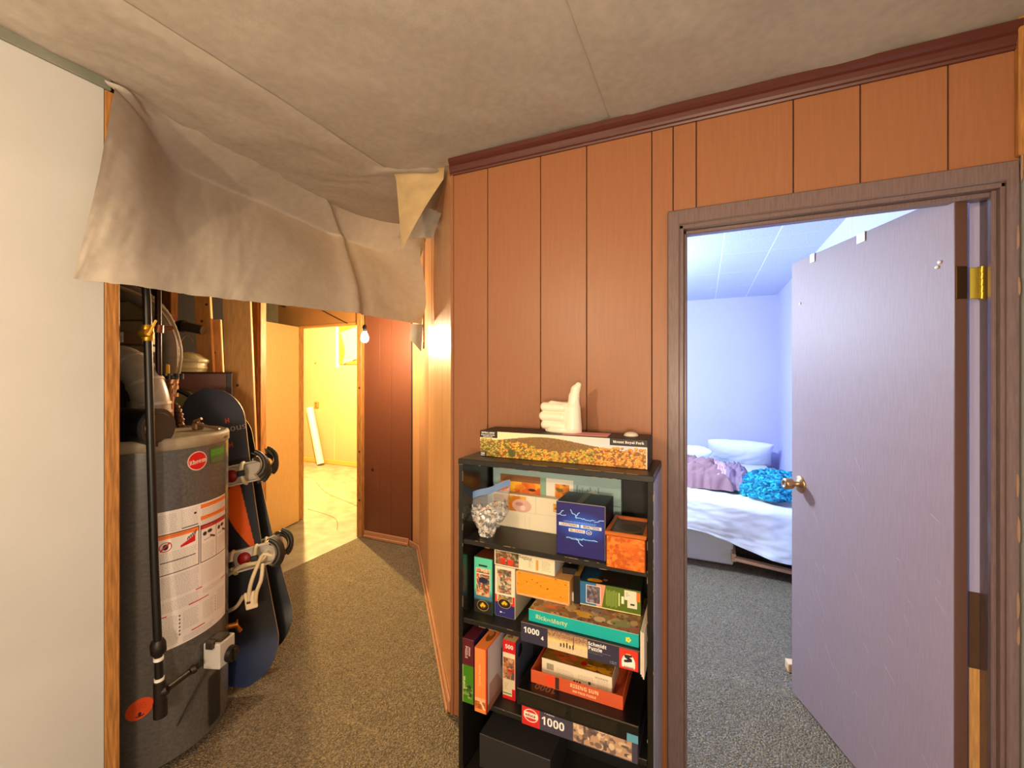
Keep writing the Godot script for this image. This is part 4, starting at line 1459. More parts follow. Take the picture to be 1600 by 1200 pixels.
func binding(parent, st_at, at, b, s):
	# b: x across the board, y along it, z out of its face
	var T = Transform3D(b, at)
	var v = func(x, y, z): return T * (Vector3(x, y, z) * s)
	var st = mb()
	box(st, Vector3(0, 0, 0.012) * s, Vector3(0.25, 0.10, 0.02) * s, 0.006, T)
	for e in [-1, 1]:
		box(st, Vector3(0.02, e * 0.05, 0.045) * s, Vector3(0.20, 0.008, 0.06) * s, 0.003, T)
	var bn = obj("binding", st, mat(Color(0.86, 0.82, 0.76), 0.4), parent)
	st = mb()
	lathe(st, [Vector2(0, 0.021), Vector2(0.034, 0.021), Vector2(0.034, 0.021), Vector2(0.030, 0.027), Vector2(0, 0.027)], 20, Transform3D(b * Basis(Vector3(1, 0, 0), Vector3(0, 0, 1), Vector3(0, -1, 0)) * s, v.call(-0.03, 0, 0)))
	obj("disc", st, mat(Color(0.66, 0.10, 0.10), 0.4), bn)
	st = mb()
	var arc = []
	for k in 15:
		var a = lerpf(-PI * 0.5, PI * 0.5, k / 14.0)
		arc.append(v.call(0.10 + 0.065 * cos(a), 0.062 * sin(a), 0.055))
	tube(st, arc, 0.012 * s, 10)
	obj("heel_hoop", st, mat(Color(0.20, 0.19, 0.17), 0.45), bn)
	st = mb()
	var hi = []
	for k in 15:
		var a = lerpf(-PI * 0.42, PI * 0.42, k / 14.0)
		hi.append(v.call(0.12 + 0.05 * cos(a), 0.058 * sin(a), 0.13))
	tube(st, hi, 0.010 * s, 10)
	obj("heel_hoop", st, mat(Color(0.20, 0.19, 0.17), 0.45), bn)
	st = mb()
	grid(st, 14, 8, func(u, w):
		var a = lerpf(-PI * 0.42, PI * 0.42, u)
		var z = lerpf(0.285, 0.06, w)
		var q = 1.0 - 0.25 * (1.0 - w)
		return v.call(0.11 + 0.05 * cos(a) + 0.035 * (1.0 - w), 0.075 * sin(a) * q + 0.03 * (1.0 - w), z))
	obj("highback", st, mat(Color(0.84, 0.82, 0.76), 0.4), bn)
	for z in [0.11, 0.18, 0.25]:
		st = mb()
		var p = []
		for k in 11:
			var a = lerpf(-PI * 0.40, PI * 0.40, k / 10.0)
			p.append(v.call(0.118 + 0.053 * cos(a) + 0.03 * (z - 0.06) / 0.17, 0.077 * sin(a) * (1.0 - 0.2 * (z - 0.06) / 0.22) + 0.03 * (z - 0.06) / 0.225, z))
		tube(st, p, 0.012 * s, 8)
		obj("highback_pad", st, mat(Color(0.13, 0.13, 0.12), 0.5), bn)
	for x in [-0.06, 0.05]:
		st = mb()
		var p = []
		for k in 11:
			var a = PI * k / 10.0
			p.append(v.call(x, -0.055 * cos(a), 0.06 + 0.055 * sin(a)))
		tube(st, p, 0.010 * s, 8)
		obj("toe_strap", st, mat(Color(0.80, 0.74, 0.62), 0.5), bn)
	st = mb()
	box(st, Vector3(0.05, 0.0, 0.12) * s, Vector3(0.035, 0.03, 0.02) * s, 0.003, T)
	obj("buckle", st, M.black, bn)
	st = mb()
	box(st, Vector3(-0.06, 0.0, 0.12) * s, Vector3(0.03, 0.028, 0.02) * s, 0.003, T)
	obj("buckle", st, M.black, bn)
	return bn

func snowboards():
	for which in 2:
		var bot = P(393, 1064, 2.03) if which == 0 else P(421, 1016, 2.22)
		var tip = P(327, 609, 2.20) if which == 0 else P(338, 640, 2.36)
		var y = (tip - bot).normalized()
		var face = Vector3(0.64, 0, 0.77) if which == 0 else Vector3(0.72, 0, 0.69)
		var x = y.cross(face).normalized()
		var z = x.cross(y)
		var b = Basis(x, y, z)
		var L = tip.distance_to(bot)
		var t = thing("snowboard", ["dark blue snowboard with an orange graphic leaning beside the heater", "black snowboard leaning behind the blue and orange one"][which], "snowboard", Vector3.ZERO, 0.0, "snowboards beside the heater")
		var poly = board_outline(L, 0.285, 0.17)
		var st = mb()
		var bend = func(p, zz):
			var e = minf(p.y, L - p.y)
			var lift = 0.05 * pow(clampf(1.0 - e / 0.2, 0, 1), 2.0)
			return bot + b * Vector3(p.x, p.y, zz + lift + 0.004)
		var n = 60
		var wid = func(yy):
			var e = minf(yy, L - yy)
			if e < 0.17:
				return 0.1425 * sqrt(maxf(0.0001, 1.0 - pow(1.0 - e / 0.17, 2.0)))
			return 0.1425 * (1.0 - 0.09 * sin(PI * (yy - 0.17) / (L - 0.34)))
		var top_st = mb()
		grid(top_st, 10, n, func(u, v):
			var yy = lerpf(L - 0.0005, 0.0005, v)
			return bend.call(Vector2((u * 2 - 1) * wid.call(yy), yy), 0.004))
		obj("deck", top_st, imat(board_art(which), 0.35), t)
		grid(st, 10, n, func(u, v):
			var yy = lerpf(L - 0.0005, 0.0005, v)
			return bend.call(Vector2((1 - u * 2) * wid.call(yy), yy), -0.006))
		obj("base", st, mat(Color(0.08, 0.08, 0.09), 0.35), t)
		for s in [-1.0, 1.0]:
			st = mb()
			grid(st, 1, n, func(u, v):
				var yy = lerpf(L - 0.0005, 0.0005, v)
				return bend.call(Vector2(s * wid.call(yy) * 1.004, yy), lerpf(0.005, -0.007, u) * s))
			obj("steel_edge", st, mat(Color(0.68, 0.62, 0.54), 0.35, 0.7), t)
		var put = func(px, py, d): return bot + b * Vector3((b.inverse() * (P(px, py, d) - bot)).x, (b.inverse() * (P(px, py, d) - bot)).y, 0.004)
		if which == 0:
			var m = mat(Color(0.66, 0.66, 0.66), 0.5)
			var o = bot + b * Vector3(0.015, L - 0.225, 0.0095)
			var tx = txt(t, "snowboards", 0.030, o, m, Vector3.ZERO, 400, false, 1.15)
			tx.basis = Basis(-b.x * 1.15, -b.y, b.z)
			for kk in [[0.062, L - 0.175, "H"], [0.062, L - 0.30, "H"]]:
				var e = txt(t, kk[2], 0.024, bot + b * Vector3(kk[0], kk[1], 0.0095), mat(Color(0.78, 0.28, 0.18), 0.5), Vector3.ZERO, 700)
				e.basis = Basis(-b.x, -b.y, b.z)
			binding(t, st, put.call(372, 742, 2.15), b, 0.92)
			binding(t, st, put.call(392, 870, 2.1), b, 0.92)
			# loose ankle straps dangling from the lower binding
			for pth in [[P(357, 898, 2.0), P(380, 884, 1.98), P(405, 878, 1.96), P(420, 862, 1.96)], [P(404, 880, 1.96), P(394, 905, 1.94), P(389, 928, 1.94), P(391, 944, 1.95)], [P(411, 880, 1.96), P(408, 905, 1.94), P(401, 925, 1.94), P(399, 944, 1.95)], [P(357, 955, 2.0), P(370, 947, 1.98), P(380, 932, 1.97)], [P(425, 868, 1.96), P(412, 866, 1.95), P(404, 880, 1.95)]]:
				st = mb()
				tube(st, curve(pth, 6), 0.0085, 8)
				obj("dangling_strap", st, mat(Color(0.84, 0.76, 0.62), 0.5), t)
			st = mb()
			box(st, Vector3.ZERO, Vector3(0.05, 0.075, 0.010), 0.004, Transform3D(b, P(392, 938, 1.945)))
			obj("strap_end", st, mat(Color(0.84, 0.76, 0.62), 0.5), t)
			st = mb()
			box(st, Vector3.ZERO, Vector3(0.02, 0.014, 0.013), 0.002, Transform3D(b, P(389, 941, 1.943)))
			obj("strap_slot", st, mat(Color(0.30, 0.08, 0.07), 0.5), t)
		else:
			binding(t, st, put.call(384, 735, 2.28), b, 0.85)
			binding(t, st, put.call(405, 860, 2.25), b, 0.9)

# ------------------------------------------------------------------ bookcase
const SX0 := -0.803
const SX1 := -0.137
const SZ0 := -1.565
const SZ1 := -1.32
const SHELVES := [0.886, 0.605, 0.325, 0.06]

func bookshelf():
	var t = thing("bookcase", "narrow black painted bookcase with chipped edges full of puzzle boxes", "bookcase")
	for x in [SX0, SX1 - 0.018]:
		obj("side_panel", B(x, x + 0.018, 0, 1.154, SZ0, SZ1, 0.0015), M.black_side, t)
	obj("side_sheen", B(SX1, SX1 + 0.0015, 0.0, 1.152, SZ0 + 0.001, SZ1 - 0.001, 0.0004), tmat(Color(0.60, 0.59, 0.66), 0.35, M.cloud, Vector3(3, 3, 3)), t)  # pale lilac layer: sheen on the black outer side, put into colour
	obj("top_board", B(SX0 - 0.001, SX1 + 0.001, 1.152, 1.172, SZ0, SZ1 + 0.003, 0.002), M.black_wood, t)
	for y in SHELVES:
		obj("shelf", B(SX0 + 0.018, SX1 - 0.018, y - 0.018, y, SZ0 + 0.006, SZ1 - 0.004, 0.002), M.black_wood, t)
	obj("plinth", B(SX0 + 0.018, SX1 - 0.018, 0, 0.042, SZ1 - 0.03, SZ1 - 0.012, 0.002), M.black_wood, t)
	obj("back_panel", B(SX0 + 0.004, SX1 - 0.004, 0.02, 1.16, SZ0, SZ0 + 0.005, 0.001), mat(Color(0.07, 0.07, 0.07), 0.5), t)
	# worn edges: bare board shows through the paint
	var st = mb()
	rng.seed = 31
	var spot = func(x, y, z, sx, sy, sz): box(st, Vector3(x, y, z), Vector3(sx, sy, sz), 0.0002)
	for y in [1.153, 0.886, 0.869, 0.605, 0.588, 0.325]:
		for k in 10:
			spot.call(rng.randf_range(SX0 + 0.03, SX1 - 0.03), y, SZ1 + (0.0032 if y > 1 else -0.0038), rng.randf_range(0.006, 0.03), 0.0016, 0.0012)
	for k in 16:
		spot.call(SX1 - 0.0175 + (0.017 if k % 2 else 0.0), rng.randf_range(0.25, 1.13), SZ1 + 0.0002, 0.0016, rng.randf_range(0.006, 0.03), 0.0012)
	for k in 12:
		spot.call(SX0 + (0.0177 if k % 2 else 0.0005), rng.randf_range(0.3, 1.13), SZ1 + 0.0002, 0.0014, rng.randf_range(0.01, 0.05), 0.0012)
	spot.call(SX0 + 0.009, 1.1515, SZ1 + 0.0004, 0.018, 0.0016, 0.001)
	for k in 6:
		spot.call(rng.randf_range(SX0 + 0.05, SX1 - 0.05), 1.1722, SZ1 + 0.002, rng.randf_range(0.02, 0.06), 0.0012, 0.0016)
	stuff(obj("worn_edge", st, mat(Color(0.58, 0.48, 0.38), 0.8), t))

func autumn(w, h):
	var i = cimg(w, h, Color(0.86, 0.84, 0.80))
	rng.seed = 17
	for x in w:
		var u = float(x) / w
		for y in int(h * 0.7):
			i.set_pixel(x, y, Color(0.97, 0.88, 0.66).lerp(Color(0.70, 0.76, 0.84), clampf(u * 1.5 - 0.35, 0, 1)).lerp(Color(0.90, 0.88, 0.84), float(y) / h))
		var hill = h * (0.46 - 0.34 * exp(-pow((u - 0.42) / 0.30, 2.0))) - 2.0 * fn.get_noise_1d(x * 0.2)
		for y in range(int(hill), h):
			var n = fine.get_noise_2d(x * 0.06, y * 0.09)
			i.set_pixel(x, y, Color(0.42, 0.33, 0.16).lerp(Color(0.62, 0.40, 0.20), clampf(0.5 + n, 0, 1)))
	for k in 900:
		var x = rng.randf() * w
		var u = x / w
		var hill = h * (0.46 - 0.34 * exp(-pow((u - 0.42) / 0.30, 2.0)))
		blob(i, x, lerpf(hill, h * 0.7, rng.randf()), 3.0, 2.0, [Color(0.40, 0.36, 0.16), Color(0.52, 0.36, 0.18), Color(0.34, 0.34, 0.18), Color(0.60, 0.42, 0.22)][rng.randi() % 4], 0.7)
	for k in 800:
		var x = rng.randf() * w
		var u = x / w
		var low = 0.30 + 0.32 * exp(-pow((u - 0.50) / 0.20, 2.0))
		var y = h * lerpf(low, 1.02, float(k) / 800.0)
		var c = [Color(0.95, 0.60, 0.12), Color(0.90, 0.50, 0.12), Color(0.92, 0.74, 0.18), Color(0.72, 0.68, 0.16), Color(0.97, 0.68, 0.20), Color(0.58, 0.56, 0.14)][rng.randi() % 6]
		if u < 0.13:
			c = [Color(0.66, 0.60, 0.18), Color(0.46, 0.44, 0.14), Color(0.82, 0.66, 0.20)][rng.randi() % 3]
		elif u > 0.72:
			c = [Color(0.97, 0.60, 0.14), Color(0.99, 0.70, 0.24), Color(0.92, 0.52, 0.12)][rng.randi() % 3]
		var sz = rng.randf_range(3.0, 8.0)
		blob(i, x, y + 1.5, sz, sz * 0.8, c.darkened(0.5), 0.8)
		blob(i, x, y, sz * 0.8, sz * 0.6, c.darkened(0.08), 0.9)
		for q in 4:
			blob(i, x + rng.randf_range(-sz, sz) * 0.6, y - rng.randf() * sz * 0.5, 1.3, 1.1, c.lightened(0.25), 0.8)
	for k in 3:
		blob(i, w * 0.215 + (k - 1) * 6, h * 0.80 + k % 2 * 3, 9, 15, Color(0.30, 0.32, 0.14), 0.8)
	return i

func lightning_img():
	var w = 200
	var h = 260
	var i = cimg(w, h, Color(0.05, 0.06, 0.20))
	for y in h:
		for x in w:
			var d = Vector2((x - 110) / 120.0, (y - 110) / 80.0).length()
			i.set_pixel(x, y, Color(0.13, 0.45, 0.98).lerp(Color(0.15, 0.14, 0.42), clampf(d, 0, 1)))
	rng.seed = 8
	var bolt = func(a, b, seg, wob):
		var p = a
		for k in seg:
			var q = a.lerp(b, float(k + 1) / seg) + Vector2(rng.randf_range(-wob, wob), rng.randf_range(-wob, wob))
			stroke(i, p, q, 1.5, Color(0.45, 0.70, 0.95))
			stroke(i, p, q, 0.8, Color(0.92, 0.97, 1.0))
			p = q
	bolt.call(Vector2(2, 62), Vector2(40, 66), 6, 4.0)
	bolt.call(Vector2(14, 58), Vector2(28, 40), 4, 2.0)
	bolt.call(Vector2(60, 32), Vector2(86, 70), 7, 4.0)
	bolt.call(Vector2(98, 42), Vector2(84, 66), 4, 3.0)
	bolt.call(Vector2(84, 70), Vector2(160, 74), 9, 3.0)
	bolt.call(Vector2(160, 80), Vector2(198, 66), 6, 4.0)
	bolt.call(Vector2(44, 176), Vector2(170, 172), 12, 5.0)
	bolt.call(Vector2(84, 172), Vector2(110, 208), 6, 4.0)
	for x in range(40, 165):
		blob(i, x, 172, 1, 3, Color(0.4, 0.75, 0.98), 0.4)
	lines(i, 30, 90, 140, 5, 4, Color(0.88, 0.92, 0.98), 6)
	rect(i, 10, 101, 86, 16, Color(0.86, 0.86, 0.88))
	rect(i, 102, 101, 86, 16, Color(0.86, 0.86, 0.88))
	rect(i, 52, 126, 68, 16, Color(0.86, 0.86, 0.88))
	blob(i, 136, 134, 12, 11, Color(0.9, 0.92, 0.96))
	blob(i, 136, 134, 9.5, 8.5, Color(0.08, 0.16, 0.42))
	blob(i, 136, 134, 6, 4, Color(0.9, 0.92, 0.96))
	blob(i, 136, 132, 4, 1.5, Color(0.08, 0.16, 0.42))
	return i

func hand_caps():
	# millimetres measured across the ornament, thumb up, knuckles to the left
	var v = func(x, y, z): return Vector3((x - 560.0) * 0.212, (1040.0 - y) * 0.208, z) * 0.001
	var c = []
	c.append([v.call(755, 960, 0), v.call(762, 640, 0), 0.0330, 0.0260, Vector3(1, 1, 1.05), 0.006])      # heel of the hand
	c.append([v.call(700, 930, -4), v.call(690, 650, -4), 0.0270, 0.0240, Vector3(1, 1, 1.1), 0.006])
	c.append([v.call(765, 700, 0), v.call(782, 430, 0), 0.0250, 0.0185, Vector3(1, 1, 0.95), 0.006])     # thumb
	c.append([v.call(782, 430, 0), v.call(808, 310, 0), 0.0185, 0.0158, Vector3(1, 1, 0.95), 0.006])
	c.append([v.call(808, 310, 0), v.call(855, 232, 0), 0.0158, 0.0105, Vector3(1, 1, 0.95), 0.006])
	var rows = [[612.0, 285.0, 0.0165], [772.0, 262.0, 0.0170], [918.0, 285.0, 0.0150]]
	for r in rows:
		c.append([v.call(r[1], r[0], 10), v.call(600, r[0] + 10, 16), r[2], r[2] * 0.92, Vector3(1, 1, 1), 0.0022])       # curled finger across the front
		c.append([v.call(r[1], r[0], 8), v.call(r[1] + 20, r[0], -20), r[2] * 0.98, r[2], Vector3(1, 1, 1), 0.003])
		c.append([v.call(r[1] + 20, r[0], -20), v.call(680, r[0], -22), r[2], r[2] * 1.1, Vector3(1, 1, 1), 0.003])
	c.append([v.call(330, 1000, 6), v.call(590, 1002, 10), 0.0100, 0.0100, Vector3(1, 1, 1), 0.002])       # little finger tucked below
	c.append([v.call(400, 560, 8), v.call(640, 585, 8), 0.0120, 0.0120, Vector3(1, 1, 1), 0.002])
	c.append([v.call(450, 760, -6), v.call(640, 760, -6), 0.030, 0.030, Vector3(1, 1.25, 0.8), 0.004])
	return c

func carton(called, label, at, s, mats, turn = 0.0, group = "puzzle boxes on the bookcase"):
	# at is the lower front left corner; the front looks into the hall
	var t = thing(called, label, "box", at + Vector3(s.x / 2, 0, -s.z / 2), turn, group)
	faced("carton", t, Vector3(0, s.y / 2, 0), s, mats)
	return t

func lid_line(t, s, y, m):            # the joint where a lid ends over its base
	var st = mb()
	box(st, Vector3(0, y, 0), Vector3(s.x + 0.0012, 0.0012, s.z + 0.0012), 0.0003)
	obj("lid_joint", st, m, t)

func shelf_things():
	var t
	var st
	var im
	var dark = mat(Color(0.09, 0.07, 0.06), 0.5)
	var wh = mat(Color(0.93, 0.92, 0.90), 0.5)
	# --- on top
	var pano = autumn(620, 100)
	rect(pano, 0, 0, 74, 26, Color(0.11, 0.08, 0.07))
	rect(pano, 74, 0, 420, 3, Color(0.86, 0.84, 0.78))
	rect(pano, 498, 0, 122, 24, Color(0.15, 0.11, 0.10))
	rect(pano, 0, 84, 26, 16, Color(0.11, 0.08, 0.07))
	rect(pano, 616, 24, 4, 76, Color(0.85, 0.80, 0.72))
	var s = Vector3(0.595, 0.094, 0.135)
	t = carton("panorama_puzzle_box", "long puzzle box with an autumn panorama on top of the bookcase", Vector3(-0.757, 1.172, -1.395), s, {"front": imat(pano, 0.4), "rest": dark})
	var z = s.z / 2 + 0.0004
	txt(t, "EXTRA LARGE", 0.0062, Vector3(-0.263, 0.0866, z), wh, Vector3.ZERO, 700)
	txt(t, "Panoramic Puzzle", 0.0048, Vector3(-0.2635, 0.0785, z), wh, Vector3.ZERO, 700)
	txt(t, "Casse-tête géant", 0.0032, Vector3(-0.264, 0.0725, z), wh)
	txt(t, "1000", 0.0058, Vector3(-0.285, 0.0105, z), wh, Vector3.ZERO, 700)
	txt(t, "PIECES", 0.0036, Vector3(-0.285, 0.0040, z), wh, Vector3.ZERO, 700)
	txt(t, "Mount Royal Park", 0.0078, Vector3(0.238, 0.0825, z), wh, Vector3.ZERO, 700, true)
	t = thing("thumb_ornament", "glossy white ceramic hand giving a thumbs up on the panorama box", "ornament", Vector3(-0.4667, 1.2665, -1.468))
	st = mb()
	nets(st, hand_caps(), Vector3(-0.105, -0.012, -0.055), Vector3(0.095, 0.20, 0.055), 0.0027, 0.005)
	var cer = mat(Color(0.93, 0.89, 0.80), 0.16)
	obj("hand", st, cer, t)
	st = mb()
	lathe(st, [Vector2(0, 0), Vector2(0.033, 0), Vector2(0.035, 0.003), Vector2(0.034, 0.02), Vector2(0, 0.02)], 32, Transform3D(Basis.from_scale(Vector3(1.9, 1, 0.95)), Vector3(0.0085, 0, 0)))
	obj("foot_rim", st, cer, t)
	t = thing("pink_paper", "folded pink paper lying on the panorama box under the ornament", "paper", Vector3(-0.37, 1.2663, -1.448), 0.05)
	st = mb()
	box(st, Vector3(0, 0.0008, 0), Vector3(0.155, 0.0012, 0.085), 0.0003)
	obj("sheet", st, mat(Color(0.90, 0.62, 0.60), 0.7), t)
	t = thing("white_dome", "small white domed dish lying behind the panorama box title", "dish", Vector3(-0.225, 1.2662, -1.475))
	st = mb()
	lathe(st, [Vector2(0, 0), Vector2(0.024, 0), Vector2(0.024, 0.002), Vector2(0.018, 0.009), Vector2(0.009, 0.012), Vector2(0, 0.013)], 28)
	obj("dish", st, mat(Color(0.88, 0.84, 0.78), 0.4), t)
	# --- first shelf
	var y1 = 0.886
	im = cimg(256, 120, Color(0.60, 0.72, 0.72))
	im.blit_rect(collage(86, 92, 5, [Color(0.90, 0.46, 0.10), Color(0.93, 0.55, 0.14), Color(0.80, 0.34, 0.08), Color(0.96, 0.72, 0.20)], 90, 16), Rect2i(0, 0, 86, 92), Vector2i(16, 16))
	rect(im, 16, 16, 86, 14, Color(0.55, 0.36, 0.20))
	blob(im, 76, 58, 6, 4, Color(0.25, 0.12, 0.05))
	blob(im, 84, 44, 8, 3, Color(0.25, 0.14, 0.06))
	rect(im, 102, 16, 12, 92, Color(0.52, 0.66, 0.58))
	rect(im, 114, 16, 54, 92, Color(0.90, 0.89, 0.84))
	im.blit_rect(collage(28, 34, 6, [Color(0.90, 0.50, 0.12), Color(0.35, 0.40, 0.15), Color(0.96, 0.66, 0.20)], 30, 7), Rect2i(0, 0, 28, 34), Vector2i(132, 26))
	for k in 9:
		rect(im, 174 + k * 5, 24 + (k * 7) % 11, 3, 30, Color(0.42, 0.56, 0.60).lightened(0.05 * (k % 4)))
	blob(im, 205, 40, 12, 8, Color(0.80, 0.86, 0.84))
	rect(im, 2, 40, 8, 12, Color(0.80, 0.86, 0.86))
	rect(im, 0, 56, 256, 2, Color(0.45, 0.52, 0.50))
	t = carton("teal_puzzle_box", "large pale teal puzzle box with a pumpkin picture at the back of the top shelf", Vector3(-0.773, y1, -1.535), Vector3(0.505, 0.225, 0.020), {"front": imat(im, 0.45), "rest": mat(Color(0.55, 0.68, 0.68), 0.5)})
	im = cimg(256, 130, Color(0.90, 0.86, 0.76))
	im.blit_rect(collage(106, 60, 15, [Color(0.86, 0.60, 0.16), Color(0.80, 0.45, 0.12), Color(0.92, 0.70, 0.25), Color(0.70, 0.52, 0.12)], 60, 16), Rect2i(0, 0, 106, 60), Vector2i(16, 4))
	blob(im, 108, 40, 30, 26, Color(0.85, 0.68, 0.62))
	blob(im, 100, 34, 12, 8, Color(0.72, 0.52, 0.46))
	blob(im, 112, 48, 8, 10, Color(0.93, 0.80, 0.74))
	rect(im, 0, 4, 14, 58, Color(0.62, 0.74, 0.70))
	rect(im, 150, 0, 4, 64, Color(0.84, 0.82, 0.74))
	im.blit_rect(collage(22, 32, 18, [Color(0.80, 0.60, 0.12), Color(0.45, 0.20, 0.08), Color(0.90, 0.70, 0.55)], 24, 6), Rect2i(0, 0, 22, 32), Vector2i(204, 16))
	rect(im, 0, 64, 256, 1, Color(0.78, 0.72, 0.60))
	rect(im, 118, 74, 1, 46, Color(0.80, 0.74, 0.62))
	rect(im, 132, 74, 1, 46, Color(0.80, 0.74, 0.62))
	t = carton("white_puzzle_box", "white puzzle box with a yellow autumn picture behind the bag of pieces", Vector3(-0.778, y1, -1.500), Vector3(0.34, 0.128, 0.030), {"front": imat(im, 0.45), "rest": mat(Color(0.88, 0.84, 0.74), 0.5)})
	# bag of loose puzzle pieces
	t = thing("zip_bag", "clear zip bag of black and white puzzle pieces leaning on the top shelf", "bag", Vector3(-0.718, y1 + 0.001, -1.375), 0.35)
	var bagf = func(u, v):
		var h = 1.0 - v
		var wd = 0.026 + 0.044 * smoothstep(0.0, 0.62, h)
		var dp = 0.030 * sin(PI * clampf(h * 0.85 + 0.12, 0, 1)) + 0.004
		var a = TAU * u
		var p = Vector3(sin(a) * wd, 0.0, cos(a) * dp)
		var n = 1.0 + 0.10 * fn.get_noise_3d(sin(a) * 2, h * 5, cos(a) * 2)
		p *= n
		p.y = h * 0.145 + 0.022 * (p.x / 0.07) * smoothstep(0.5, 1.0, h)
		p.x += 0.010 * h
		p.z -= 0.040 * h
		return p
	st = mb()
	grid(st, 36, 24, bagf)
	var clear = StandardMaterial3D.new()
	clear.albedo_color = Color(0.85, 0.88, 0.92, 0.16)
	clear.transparency = BaseMaterial3D.TRANSPARENCY_ALPHA
	clear.roughness = 0.12
	clear.cull_mode = BaseMaterial3D.CULL_DISABLED
	obj("film", st, clear, t)
	st = mb()
	grid(st, 20, 3, func(u, v):
		var x = lerpf(-0.064, 0.082, u)
		return Vector3(x, lerpf(0.168, 0.143, v) + 0.024 * (x / 0.07) + 0.003 * sin(u * 9), -0.040 + 0.004 * sin(u * 7)))
	obj("zip_strip", st, mat(Color(0.42, 0.54, 0.72), 0.3), t)
	var piece_m = [mat(Color(0.90, 0.86, 0.80), 0.6), mat(Color(0.30, 0.32, 0.36), 0.6), mat(Color(0.72, 0.52, 0.34), 0.6)]
	var sts = [mb(), mb(), mb()]
	rng.seed = 44
	for k in 340:
		var u = rng.randf()
		var v = rng.randf_range(0.22, 0.97)
		var p = bagf.call(u, v)
		var ctr = Vector3(0.008 * (1 - v), p.y, -0.040 * (1 - v))
		p = ctr.lerp(p, rng.randf_range(0.72, 0.93))
		var bs = Basis.from_euler(Vector3(rng.randf() * TAU, rng.randf() * TAU, rng.randf() * TAU))
		var w = 0 if rng.randf() < 0.66 else (1 if rng.randf() < 0.7 else 2)
		box(sts[w], Vector3.ZERO, Vector3(0.011, 0.009, 0.0018), 0.0004, Transform3D(bs, p))
		box(sts[w], Vector3(0.006, 0, 0), Vector3(0.004, 0.004, 0.0017), 0.0004, Transform3D(bs, p))
	for k in 3:
		obj("loose_pieces", sts[k], piece_m[k], t).set_meta("kind", "stuff")
	# game box with lightning
	s = Vector3(0.160, 0.170, 0.135)
	t = carton("lightning_game_box", "dark blue game box with lightning bolts on the top shelf", Vector3(-0.444, y1, -1.342), s, {"front": imat(lightning_img(), 0.35), "rest": mat(Color(0.12, 0.13, 0.20), 0.4)}, 0.0, "")
	z = s.z / 2 + 0.0004
	var nv = mat(Color(0.20, 0.22, 0.36), 0.5)
	txt(t, "LIGHTNING", 0.0072, Vector3(-0.0375, 0.0988, z), mat(Color(0.50, 0.42, 0.36), 0.5), Vector3.ZERO, 700)
	txt(t, "REACTION", 0.0076, Vector3(0.036, 0.0988, z), nv, Vector3.ZERO, 700)
	txt(t, "RELOADED", 0.0066, Vector3(-0.0112, 0.0822, z), mat(Color(0.62, 0.34, 0.26), 0.5), Vector3.ZERO, 700)
	st = mb()
	box(st, Vector3(-0.005, s.y + 0.0006, 0), Vector3(0.020, 0.0012, s.z), 0.0003)
	obj("packing_tape", st, mat(Color(0.30, 0.26, 0.22), 0.3), t)
	st = mb()
	box(st, Vector3(0.0, s.y + 0.0004, s.z / 2 - 0.001), Vector3(s.x, 0.0024, 0.0024), 0.0006)
	box(st, Vector3(s.x / 2, s.y / 2, s.z / 2 - 0.001), Vector3(0.0018, s.y, 0.0018), 0.0006)
	obj("worn_edge", st, mat(Color(0.55, 0.52, 0.54), 0.7), t)
	# wooden box with glazed lid
	t = thing("burl_box", "orange burl wood box with a glazed sloping lid on the top shelf", "box", Vector3(-0.216, y1 + 0.001, -1.385))
	var burl = collage(128, 128, 66, [Color(0.78, 0.36, 0.08), Color(0.84, 0.44, 0.12), Color(0.70, 0.30, 0.06), Color(0.88, 0.50, 0.17)], 260, 14)
	faced("case", t, Vector3(0, 0.049, 0), Vector3(0.114, 0.098, 0.160), {"front": imat(burl, 0.35), "rest": mat(Color(0.55, 0.25, 0.07), 0.4)}, 0.002)
	st = mb()
	var wood = mat(Color(0.72, 0.38, 0.12), 0.35)
	for x in [-0.055, 0.055]:
		box(st, Vector3(x, 0.104, 0), Vector3(0.012, 0.011, 0.168), 0.002)
	for zz in [-0.080, 0.080]:
		box(st, Vector3(0, 0.104, zz), Vector3(0.122, 0.012, 0.012), 0.003)
	obj("lid_frame", st, wood, t)
	st = mb()
	box(st, Vector3(0, 0.099, 0), Vector3(0.100, 0.002, 0.15), 0.0005)
	for x in [-0.046, 0.046]:
		box(st, Vector3(x, 0.1015, 0), Vector3(0.004, 0.004, 0.15), 0.001)
	obj("lid_panel", st, mat(Color(0.20, 0.09, 0.05), 0.4), t)
	st = mb()
	lathe(st, [Vector2(0.045, 0.100), Vector2(0.042, 0.103), Vector2(0.038, 0.1005)], 32)
	obj("oval_inlay", st, mat(Color(0.42, 0.36, 0.18), 0.35, 0.5), t)
	var pane = StandardMaterial3D.new()
	pane.albedo_color = Color(0.9, 0.9, 0.9, 0.03)
	pane.metallic_specular = 0.15
	pane.transparency = BaseMaterial3D.TRANSPARENCY_ALPHA
	pane.roughness = 0.05
	st = mb()
	box(st, Vector3(0, 0.1065, 0), Vector3(0.100, 0.002, 0.15), 0.0005)
	obj("glass_pane", st, pane, t)
	# --- second shelf
	var y2 = 0.605
	var shop = func(c0, c1, split, seed_, cols):
		var i = cimg(80, 208, c0)
		rect(i, 0, split, 80, 208 - split, c1)
		rect(i, 7, 40, 64, 106, Color(0.86, 0.82, 0.72))
		i.blit_rect(collage(60, 102, seed_, cols, 120, 9), Rect2i(0, 0, 60, 102), Vector2i(9, 42))
		return i
